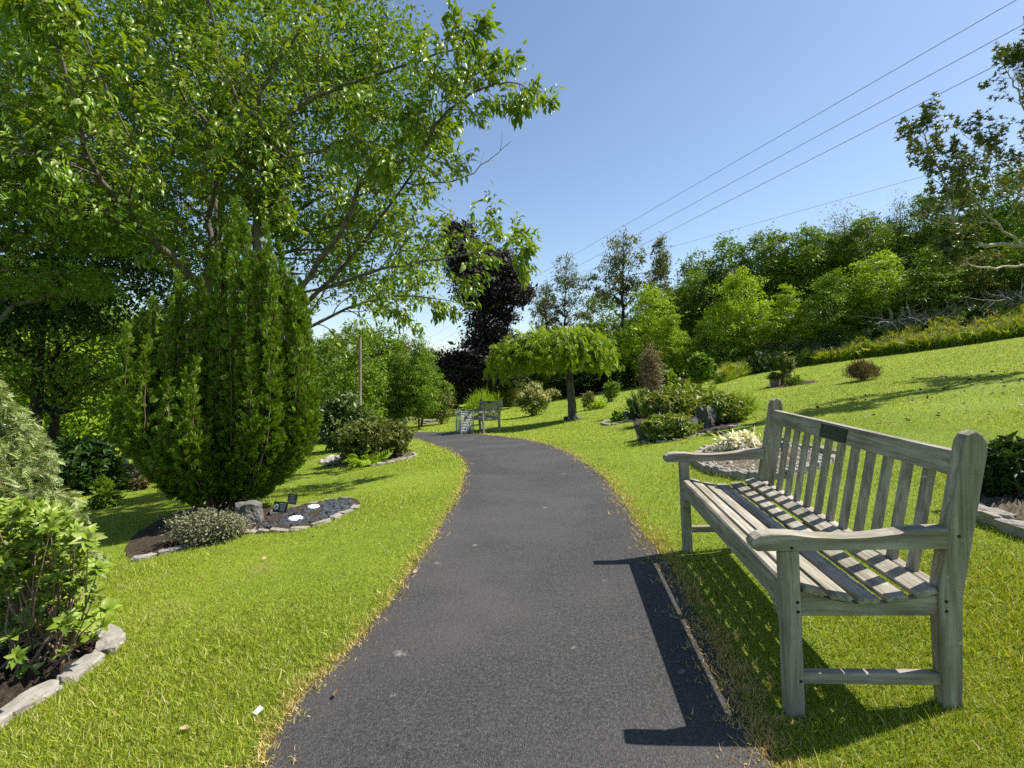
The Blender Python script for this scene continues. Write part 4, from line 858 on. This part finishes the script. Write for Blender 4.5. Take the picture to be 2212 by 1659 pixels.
ROS = tmpl_rosette(6, .36, .5, .15); LL = tmpl_leaf(.4, .2, .08)
shrub('azalea_bush', 'leggy olive leaved azalea in the kerbed bed left of the path', 800, 1000, 150, 84, L_OLIVE, .055, 170, 24, ROS, .12, .8, 50, BARK, .7, low=.55, top=[(-.55, 0, .5, .5, .45)])
shrub('rhododendron', 'big dark rhododendron with long leaves beside the golden conifer', 730, 976, 110, 118, L_RHO, .14, 130, 26, LL, .16, .8, 14, BARKD, .8, .2, low=.48)
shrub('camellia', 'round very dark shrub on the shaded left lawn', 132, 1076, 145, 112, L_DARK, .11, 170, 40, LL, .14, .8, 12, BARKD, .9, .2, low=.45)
shrub('silver_groundcover', 'low grey-green leafed shrub trailing at the foot of the conifer', 432, 1180, 165, 66, L_SILV, .022, 170, 42, LEAF4, .13, .6, 30, BARKR, .45, 0, low=.45)
shrub('bramble_bush', 'twiggy grey bush behind the dark rhododendron', 802, 922, 60, 62, L_OLIVE, .05, 60, 26, LEAF4, .2, .8, 90, BARKP, .8)
shrub('spiraea_bush', 'brownish purple tinged bush near the far bench', 952, 917, 62, 66, L_OLIVE, .06, 90, 34, LEAF4, .16, .8, 30, BARKR, .8, bl=(24, .05, L_DRY))
shrub('cream_bush', 'small cream leaved bush beside the far statue', 898, 917, 24, 20, L_PIER, .06, 30, 24, LEAF4, .25)
shrub('golden_shrub', 'yellow green shrub left of the purple tinged bush', 912, 912, 30, 46, L_LIME, .07, 40, 26, LEAF4, .22)
shrub('grass_tussock', 'tall upright green broom behind the distant bench', 1040, 905, 66, 52, L_LIME, .22, 60, 30, (tmpl_blade(.06, .15)), .2, 1.0, 30, BARKR, .8, -1.6)
shrub('pieris', 'large cream tipped pieris right of the distant bench', 1152, 899, 70, 66, L_OLIVE, .09, 90, 30, LL, .17, .8, 20, BARKR, .8, bl=(150, .12, L_PIER), low=.5)
shrub('pieris', 'smaller pieris touching the left side of the large cream one', 1103, 882, 38, 46, L_OLIVE, .10, 50, 26, LL, .2, .8, 10, BARKR, .8, bl=(70, .14, L_PIER))
shrub('pieris', 'small cream topped shrub between large pieris and weeping tree trunk', 1194, 868, 28, 30, L_OLIVE, .10, 36, 24, LL, .22, .8, 8, BARKR, .8, bl=(36, .14, L_PIER))
shrub('conical_shrub', 'little cone shaped green shrub right of the weeping trunk', 1272, 886, 24, 38, L_OLIVE, .06, 50, 30, LEAF4, .25, 1.1, 6)
shrub('perennial_clump', 'low spreading yellow green perennials beside the little cone shrub', 1293, 884, 34, 14, L_LIME, .08, 30, 22, LEAF4, .25)
shrub('leafy_bush', 'upright dark little bush with a brown skirt before the hedge', 1322, 868, 32, 44, L_MID, .08, 60, 28, LEAF4, .22, .8, 8, BARKD)
shrub('round_tree', 'small round headed tree with branching foot on the upper lawn', 1518, 840, 48, 72, L_MID, .12, 110, 30, LEAF4, .17, .8, 26, BARK, .9, low=.58, catg='small tree')
shrub('hedge_ball', 'rounded hawthorn bush closing the right end of the hedge', 1452, 822, 62, 40, L_FINE, .14, 80, 30, LEAF4, .2)
for u, v, w, h, lm, lab in [(1560, 815, 80, 62, L_MID, 'broad leaved bush right of the small round headed tree'), (1610, 800, 80, 54, L_FINE, 'pale topped bush at the wood edge left of the ivy stumps'), (1500, 800, 60, 60, L_MID, 'bush behind the small round headed tree')]:
    shrub('woodland_bush', lab, u, v, w, h, lm, .16, 110, 28, LEAF4, .18)
shrub('heather', 'lone spiky heather tuft on the open upper lawn', 1875, 822, 62, 34, L_HEATH, .09, 90, 40, tmpl_blade(.10, .1), .16, .8, 30, BARKR, .8, -1.2)
# mixed border
L_GERAN = leafmat('leaf_geranium', (.055, .10, .014), (.15, .21, .035), (.3, .33, .14), .35)
shrub('dried_astilbe', 'tall brown feathery dried plumes in the mixed border', 1408, 890, 48, 128, L_DRY, .045, 130, 40, LEAF4, .28, 2.0, 40, BARKR, .6, -.5, low=.5, top=[(-.1, 0, .86, .5, .16)])
shrub('lily_clump', 'tall fresh green stems behind the brown plumes', 1440, 882, 64, 72, L_MID, .13, 60, 26, LL, .2, 1., 20, BARKR, .7, -.9)
shrub('dark_spiraea', 'dark twiggy clump at the upper right of the mixed border', 1472, 862, 36, 42, L_HEATH, .07, 60, 30, LEAF4, .2, .9, 30)
shrub('iris_clump', 'strap leaved dark green clump at the left of the border', 1392, 905, 56, 46, L_RHO, .16, 50, 26, tmpl_blade(.12, .5), .2, 1., 10, BARKR, .8, -1.2)
shrub('geranium_patch', 'fresh light green lobed leaves between the two border boulders', 1455, 950, 112, 50, L_GERAN, .055, 210, 16, ROS, .09, .6, 30, BARKR, .6, 0, low=.42, shell=.2, bl=(16, .05, L_PIER), top=[(-.5, .1, .75, .35, .3), (.45, .2, .7, .35, .35)])
shrub('hosta', 'broad pale green hosta leaves at the top right of the border', 1515, 884, 80, 44, L_GERAN, .16, 44, 12, LL, .22, .6, 8, BARKR, .7, .1)
shrub('lungwort', 'brownish flowered foliage spilling right of the tall boulder', 1565, 918, 92, 62, L_GERAN, .065, 170, 24, ROS, .12, .6, 16, BARKR, .6, 0, bl=(34, .05, L_DRY))
shrub('sage_clump', 'grey violet flowered clump in the middle of the border', 1455, 912, 120, 64, L_GERAN, .055, 190, 24, ROS, .12, .7, 24, BARKR, .6, 0, bl=(60, .05, L_DRY))
shrub('grass_tuft', 'thin pale grass tuft at the right end of the border', 1600, 908, 46, 34, LONGM, .22, 40, 20, tmpl_blade(.05, .3), .2, 1., 0, BARKR, .7, -1.6)
shrub('bergenia', 'low leaf tuft left of the lone kerbed plaque', 1338, 909, 22, 16, L_MID, .10, 24, 14, LL, .25)
shrub('variegated_hosta', 'nearly white leaved plant in the round gravel planter', 1605, 978, 84, 34, L_CREAM, .065, 70, 14, LL, .2, .5, 8, BARKR, .45, .1)
shrub('dark_planter_shrub', 'dark leaved plant with brown seed heads in the right-edge planter', 2215, 1085, 130, 115, L_DARK, .05, 120, 26, ROS, .15, .8, 30, BARKD, .6, 0, bl=(14, .03, L_DRY))
for u, v, w, h, lm, ls, tm, lab in [
    (212, 1068, 26, 32, L_CONE, .08, SPR, 'tiny pyramid conifer right of the round dark shrub'),
    (218, 1100, 44, 32, L_MID, .07, LL, 'leafy yellow green seedling beside the dark little plaque'),
    (241, 1060, 22, 24, L_DARK, .08, LEAF4, 'small dark shrub behind the tiny pyramid conifer'),
    (268, 1060, 18, 18, L_DARK, .06, LEAF4, 'tight black-green ball near the conifer shade'),
    (262, 1048, 42, 36, L_SILV, .09, ROS, 'pale rosetted shrub at the sunny end of the left bed'),
    (298, 1060, 24, 20, L_HEATH, .06, LEAF4, 'low brownish clump by the left side of the golden conifer'),
    (180, 1062, 34, 22, L_OLIVE, .07, LEAF4, 'low reddish green clump at the foot of the round dark shrub'),
    (690, 960, 30, 34, L_SILV, .09, LEAF4, 'pale speckled bush peeping out right of the golden conifer')]:
    shrub('small_shrub', lab, u, v, w, h, lm, ls, 46, 22, tm, .22, .9, 8, group='small plants of the side beds')
shrub('fern', 'small yellow green fern at the kerb of the azalea bed', 785, 1008, 46, 20, L_LIME, .16, 16, 6, tmpl_spray(7, .12, .5), .3, .3, 0, BARKR, .6, .3, catg='fern')
for k, (u, v, w, h, lab) in enumerate([(1646, 806, 42, 46, 'lowest and leftmost ivy covered stump on the slope'), (1727, 786, 34, 34, 'second ivy covered stump from the left'), (1807, 772, 38, 42, 'third ivy covered stump from the left'), (1900, 758, 26, 46, 'narrow ivy covered stump in the middle of the long grass'), (1999, 735, 16, 32, 'smallest ivy covered stump before the brush'), (2117, 712, 28, 46, 'highest ivy covered stump near the right edge')]):
    shrub('ivy_stump', lab, u, v, w, h, L_DARK, .10, 70, 30, LEAF4, .22, .9, 6, BARKD, .9, .3, low=.45, group='ivy covered stumps in the long grass', catg='stump')
# hedge in lengths of leaf
def hedge():
    a = [G(1000, 866), G(1080, 868), G(1141, 864), G(1204, 856), G(1269, 848), G(1351, 838), G(1420, 826)]; c = curve([(p.x, p.y, 0) for p in a], 120)
    t = thing('hedge', 'long dark clipped hedge running behind the weeping tree', 'hedge', a[0]); o = np.array(a[0])
    n = 30000; k = rng.integers(0, 119, n); p = c[k]+rng.normal(0, .3, (n, 3))*[1, 1, 0]; side = rng.random(n); y = p[:, 1]; H = 40*y/FU
    z = np.where(side < .35, H*rng.uniform(.93, 1.05, n), rng.uniform(0, H)); yo = np.where(side < .35, rng.uniform(-.6, 1.2, n), -.7+rng.normal(0, .1, n))
    q = np.c_[p[:, 0], y+yo, T(p[:, 0], y)+z]-o
    V, F = scatter(*LEAF4, q, frames(rng.normal(0, 1, (n, 3)), np.array([0, -.6, .8])+rng.normal(0, .5, (n, 3))), rng.uniform(.13, .26, n)); obj('foliage', npmesh('foliage', V, F, L_MID), t)
    sk = [(np.array([(c[i][0], c[i][1], Tf(c[i][0], c[i][1])-.1), (c[i][0]+.1, c[i][1]+.05, Tf(c[i][0], c[i][1])+1.2)])-o, [.05, .02]) for i in range(0, 120, 3)]; tv, tf = tubes(sk, 5); obj('stems', npmesh('stems', tv, tf, BARKD), t)
hedge()
# weeping trees
def weeping(label, u, v, vt, ul, ur, vtop, vlow, nb, ls, trunk_r, lean, lm):
    g = G(u, v); k = g.y/FU; t = thing('weeping_tree', label, 'tree', g); b0 = np.array(g); sk, A, D = [], [], []
    top = np.array([(lean-u)*k, 0, (v-vt)*k]); tr, rr = limb(sk, [(0, 0, -.05), top*.35+[.01, 0, 0], top*.7+[-.02*k, 0, 0], top], trunk_r, trunk_r*.72, .006)
    for q in range(nb):
        a = rng.uniform(0, 2*PI); r = ((lean-ul) if math.cos(a) < 0 else (ur-lean))*k; r *= rng.uniform(.35, 1)**.7; ry = .75*(ur-ul)/2*k*rng.uniform(.4, 1); o = np.array([r*math.cos(a), ry*math.sin(a), 0]); R_ = np.linalg.norm(o)/((ur-ul)/2*k)
        zt = (vt-vtop)*k*rng.uniform(.65, 1.0); zl = (vt-vlow)*k*rng.uniform(.35, 1.)*min(1.2, R_)
        c = curve([top, top+o*.3+[0, 0, zt*.85], top+o*.68+[0, 0, zt*(1-.25*R_)], top+o*.93+[0, 0, zt*.45+zl*.25], top+o+[0, 0, zl]], 18, .02*k*10); sk.append((c, np.linspace(trunk_r*.3, .004, 18)))
        for tt in np.linspace(.22, 1, 26):
            f = tt*17; i0 = min(int(f), 16); b = c[i0]+(c[i0+1]-c[i0])*(f-i0)
            for _ in range(3): A.append(b+rng.normal(0, .09*ls/.2, 3)); D.append(unit(c[i0+1]-c[i0])*.5+rng.normal(0, .6, 3)+[0, 0, -.55])
    A = np.array(A); D = np.array(D); V, F = scatter(*tmpl_spray(4, .2, .35), A, frames(D, np.tile([0, 0, 1.], (len(A), 1)), .6), ls*rng.uniform(.7, 1.25, len(A)))
    finish(t, sk, V, F, BARK, lm, 8)
weeping('umbrella shaped weeping tree with a thick leaning trunk on the lawn', 1237, 906, 770, 1045, 1325, 718, 806, 92, .25, .15, 1226, L_LIME2 := leafmat('leaf_weeping', (.09, .17, .012), (.16, .25, .02), None, .42))
weeping('low dome shaped weeping tree left of the copper beech foot', 1032, 880, 846, 976, 1050, 823, 862, 60, .22, .05, 1022, L_LIME2)

# ---------------------------------------------------------------- long grass, bracken and brush on the upper slope
lgp = [(1560, 828), (1624, 809), (1723, 793), (1800, 783), (1879, 772), (1960, 763), (2029, 754), (2120, 741), (2212, 727), (2330, 712)]; LGG = np.array([tuple(G(*p))[:2] for p in lgp]); lgc = c2(LGG, 80)
def lgreg(back):
    def f(n):
        k = rng.random(n)*78; a = k.astype(int); p = lgc[a]+(lgc[a+1]-lgc[a])*(k-a)[:, None]; s = rng.random(n)**1.2*back; d = unit(p); q = p+d*s[:, None]; return q[:, 0], q[:, 1]
    return f
blades('long_grass', 'tall uncut grass strip between the upper lawn and the wood', 42000, lgreg(2.6), lambda x, y: rng.uniform(.28, .62, len(x)), LONGM, .05, False, 'long grass', .5, .3)
def bracken():
    x, y = lgreg(7.5)(5200); n = len(x); d = np.stack([rng.normal(0, .5, n), rng.normal(0, .5, n), rng.uniform(.4, 1, n)], -1); V, F = scatter(*tmpl_spray(6, .14, .5), np.c_[x, y, T(x, y)+rng.uniform(0, .35, n)], frames(d, np.tile([0, -.4, 1.], (n, 1)), .5), rng.uniform(.35, .65, n))
    k = y > 0; tag(obj('bracken', npmesh('bracken', V, F, L_FINE2)), 'young bracken and weeds growing behind the long grass', 'bracken', kind='stuff')
    x, y = lgreg(5)(9000); n = len(x); V, F = scatter(*LEAF4, np.c_[x, y, T(x, y)+rng.uniform(.2, .75, n)], frames(rng.normal(0, 1, (n, 3)), rng.normal(0, 1, (n, 3))), rng.uniform(.04, .09, n))
    tag(obj('wild_flowers', npmesh('wild_flowers', V, F, L_PURP)), 'greyish violet wild flowers among the bracken', 'wild flowers', kind='stuff')
    x, y = lgreg(9)(26000); n = len(x); V, F = scatter(*LEAF4, np.c_[x, y, T(x, y)+rng.uniform(0, .5, n)], frames(rng.normal(0, 1, (n, 3)), np.tile([0, -.3, 1.], (n, 1))), rng.uniform(.08, .18, n))
    tag(obj('undergrowth', npmesh('undergrowth', V, F, L_MID)), 'brambles and undergrowth at the foot of the wood', 'undergrowth', kind='stuff')
L_FINE2 = leafmat('leaf_bracken', (.10, .16, .02), (.17, .24, .035), (.25, .2, .08), .4)
bracken()
def brush(label, u, v, wpx, hpx, n, nbig):
    g = G(u, v); k = g.y/FU; t = thing('brush_pile', label, 'brush pile', g); sk = []; w = wpx*k/2; h = hpx*k
    for q in range(n+nbig):
        big = q >= n; L = rng.uniform(.5, 1.4)*(1.7 if big else 1); p = np.array([rng.normal(0, w*.45), rng.normal(0, .6), abs(rng.normal(0, h*.3))]); d = np.array([rng.normal(0, 1), rng.normal(0, .5), rng.uniform(.3, 1.0) if big else rng.normal(.05, .25)])
        grow(sk, [], p, d, L, rng.uniform(.012, .03) if not big else .035, 1 if not big else 2, (3, 3, 4), .5, .0, 0, .2, .6)
    tv, tf = tubes(sk, 4); obj('branches', npmesh('branches', tv, tf, DEAD), t)
brush('heap of bare cut branches behind the leftmost ivy stumps', 1720, 762, 150, 60, 60, 10)
brush('long tangled heap of dead branches near the twin leaning trunks', 1990, 708, 150, 34, 110, 3)
brush('pile of dead grey branches at the right edge below the olive bush', 2185, 668, 150, 34, 110, 3)
for (u0, v0, u1, v1, lab) in [(1930, 760, 1890, 560, 'left one of two leaning dead trunks at the wood edge'), (1958, 750, 1922, 590, 'right one of two leaning dead trunks at the wood edge'), (1665, 780, 1640, 700, 'thin dead upright branch at the left of the brush'), (1592, 790, 1597, 690, 'pale bare trunk below the sunlit pale-twigged tree')]:
    g = G(u0, v0-45 if u0 > 1700 else v0-10); Y = g.y; g.z -= .1; tp = P(u1, v1, Y); sk = []; d = np.array(tp-g); limb(sk, [(0, 0, 0), d*.35+[.1, 0, 0], d*.7, d], .11 if u0 > 1700 else .06, .03, .03)
    for q in range(5): grow(sk, [], d*rng.uniform(.5, 1), rng.normal(0, 1, 3)+[0, 0, .6], 1.2, .02, 1, (3, 3))
    tv, tf = tubes(sk, 6); me = npmesh('dead_trunk', tv, tf, BARKP, True); tag(obj('dead_trunk', me, None, g), lab, 'dead tree')
# pots on the upper lawn
def pot(label, u, v, r, h, plant, lm, ls, ph, bl=None):
    g = G(u, v); t = thing('plant_pot', label, 'plant pot', g); bm = bmesh.new(); cyl(bm, (0, 0, -.02), (0, 0, h*.85), r*.78, 20, r*.95); cyl(bm, (0, 0, h*.82), (0, 0, h), r*1.05, 20, r*1.08); obj('pot', bm_mesh('pot', bm, TERRA), t)
    pts, D, C = clumps([(0, 0, h+ph*.5, r*1.25, r*1.2, ph*.55)], 60, 24, r*.25, .9, .3); V, F = crownmesh(pts, D, LEAF4, ls); sk = [(curve([(0, 0, h*.8), c*[.4, .4, .6], c], 5), np.linspace(.01, .004, 5)) for c in C[:14]]
    tv, tf = tubes(sk, 4); obj('stems', npmesh('stems', tv, tf, BARKR), t); obj('foliage', npmesh('foliage', V, F, lm), t)
    if bl: A = C[:40]+rng.normal(0, .03, (min(40, len(C)), 3)); Vb, Fb = scatter(*LEAF4, A, frames(rng.normal(0, 1, A.shape), rng.normal(0, 1, A.shape)), .07); obj('flowers', npmesh('flowers', Vb, Fb, bl), t)
pot('low flower pot with purple blooms on the upper lawn', 1673, 836, .14, .24, 0, L_OLIVE, .05, .18, L_PURP)
pot('taller pot holding a dark leafy shrub next to the flower pot', 1697, 832, .16, .34, 0, L_OLIVE, .07, .55)
shrub('pot_side_plant', 'low green plant at the right foot of the taller pot', 1718, 832, 30, 16, L_MID, .08, 26, 20, LEAF4, .25)
# small statue, poles
g = G(876, 918.5); t = thing('garden_statue', 'small pale weathered statue at the edge of the far lawn', 'statue', g); bm = bmesh.new(); bbox(bm, (-.14, -.14, -.03), (.14, .14, .07), .01); obj('plinth', bm_mesh('plinth', bm, GRANITE), t)
o = obj('figure', rock_mesh('figure', (.20, .17, .30), 22, GRANITE, .2, 3), t, (0, 0, .19)); obj('head', rock_mesh('head', (.12, .12, .13), 23, GRANITE, .1, 3), t, (.01, 0, .36))
for u, v0, v1, Y, r, lab in [(777, 912, 728, 17.5, .055, 'tall bare grey wooden pole left of the path bend'), (793, 905, 790, 20, .04, 'shorter thin grey pole right of the tall one')]:
    g = onT(ray(u, 800)[0]*Y, Y, -.2); tp = P(u+1, v1, Y); bm = bmesh.new(); cyl(bm, (0, 0, 0), tuple(tp-g), r, 12, r*.8); tag(obj('wooden_pole', bm_mesh('wooden_pole', bm, POSTW), None, g), lab, 'pole')
g = G(1493, 800); 
# overhead wires
def wire(label, a, Ya, b, Yb, r, sag):
    A, B = P(*a, Ya), P(*b, Yb); n = 60; pts = [A+(B-A)*q for q in np.linspace(0, 1, n)]; pts = [p-Vector((0, 0, sag*4*q*(1-q))) for p, q in zip(pts, np.linspace(0, 1, n))]
    tv, tf = tubes([(np.array([tuple(p) for p in pts]), np.full(n, r))], 6); tag(obj('power_cable', npmesh('power_cable', tv, tf, HOLE)), label, 'cable', 'overhead cables')
wire('uppermost overhead cable, leaving at the top right corner', (2400, -118), 24, (880, 757), 210, .017, 0)
wire('second overhead cable from the top', (2400, -50), 24, (880, 775), 210, .017, 0)
wire('third overhead cable, lowest of the parallel three', (2400, 15), 24, (880, 787), 210, .017, 0)
wire('faint low cable sloping gently over the wood skyline', (2300, 295), 60, (1250, 590), 120, .02, 0)

# ---------------------------------------------------------------- litter on the lawn
def debris(name, label, n, reg, s, mat, catg):
    x, y = reg(n); m = len(x); V, F = scatter(*tmpl_leaf(.6, -.3, .15), np.c_[x, y, T(x, y)+.02], frames(rng.normal(0, 1, (m, 3))*[1, 1, .25], np.tile([0, 0, 1.], (m, 1)), .5), s*rng.lognormal(0, .3, m)); tag(obj(name, npmesh(name, V, F, mat)), label, catg, kind='stuff')
def reg_right(n):
    c = np.array(G(2150, 830)); return c[0]+rng.normal(-.5, 3.0, n), c[1]+rng.normal(0, 1.2, n)
debris('fallen_leaves', 'dry brown leaves scattered over the upper right lawn', 420, reg_right, .045, leafmat('dead_leaf', (.02, .015, .01), (.10, .075, .05), None, .1), 'fallen leaves')
debris('dead_leaves', 'a few dead leaves and twigs scattered on the near left lawn', 14, lambda n: (rng.uniform(-2.2, -.6, n), rng.uniform(1.8, 4.5, n)), .03, leafmat('dead_leaf_pale', (.08, .06, .04), (.3, .24, .16), None, .1), 'fallen leaves')
g = G(558, 1547); bm = bmesh.new(); bbox(bm, (-.011, -.016, 0), (.011, .016, .0015)); o = obj('paper_scrap', bm_mesh('paper_scrap', bm, PAPER), None, g+Vector((0, 0, .022))); o.rotation_euler = (.35, .2, -.5); tag(o, 'small pale scrap of card lying in the left lawn near the path', 'paper scrap')
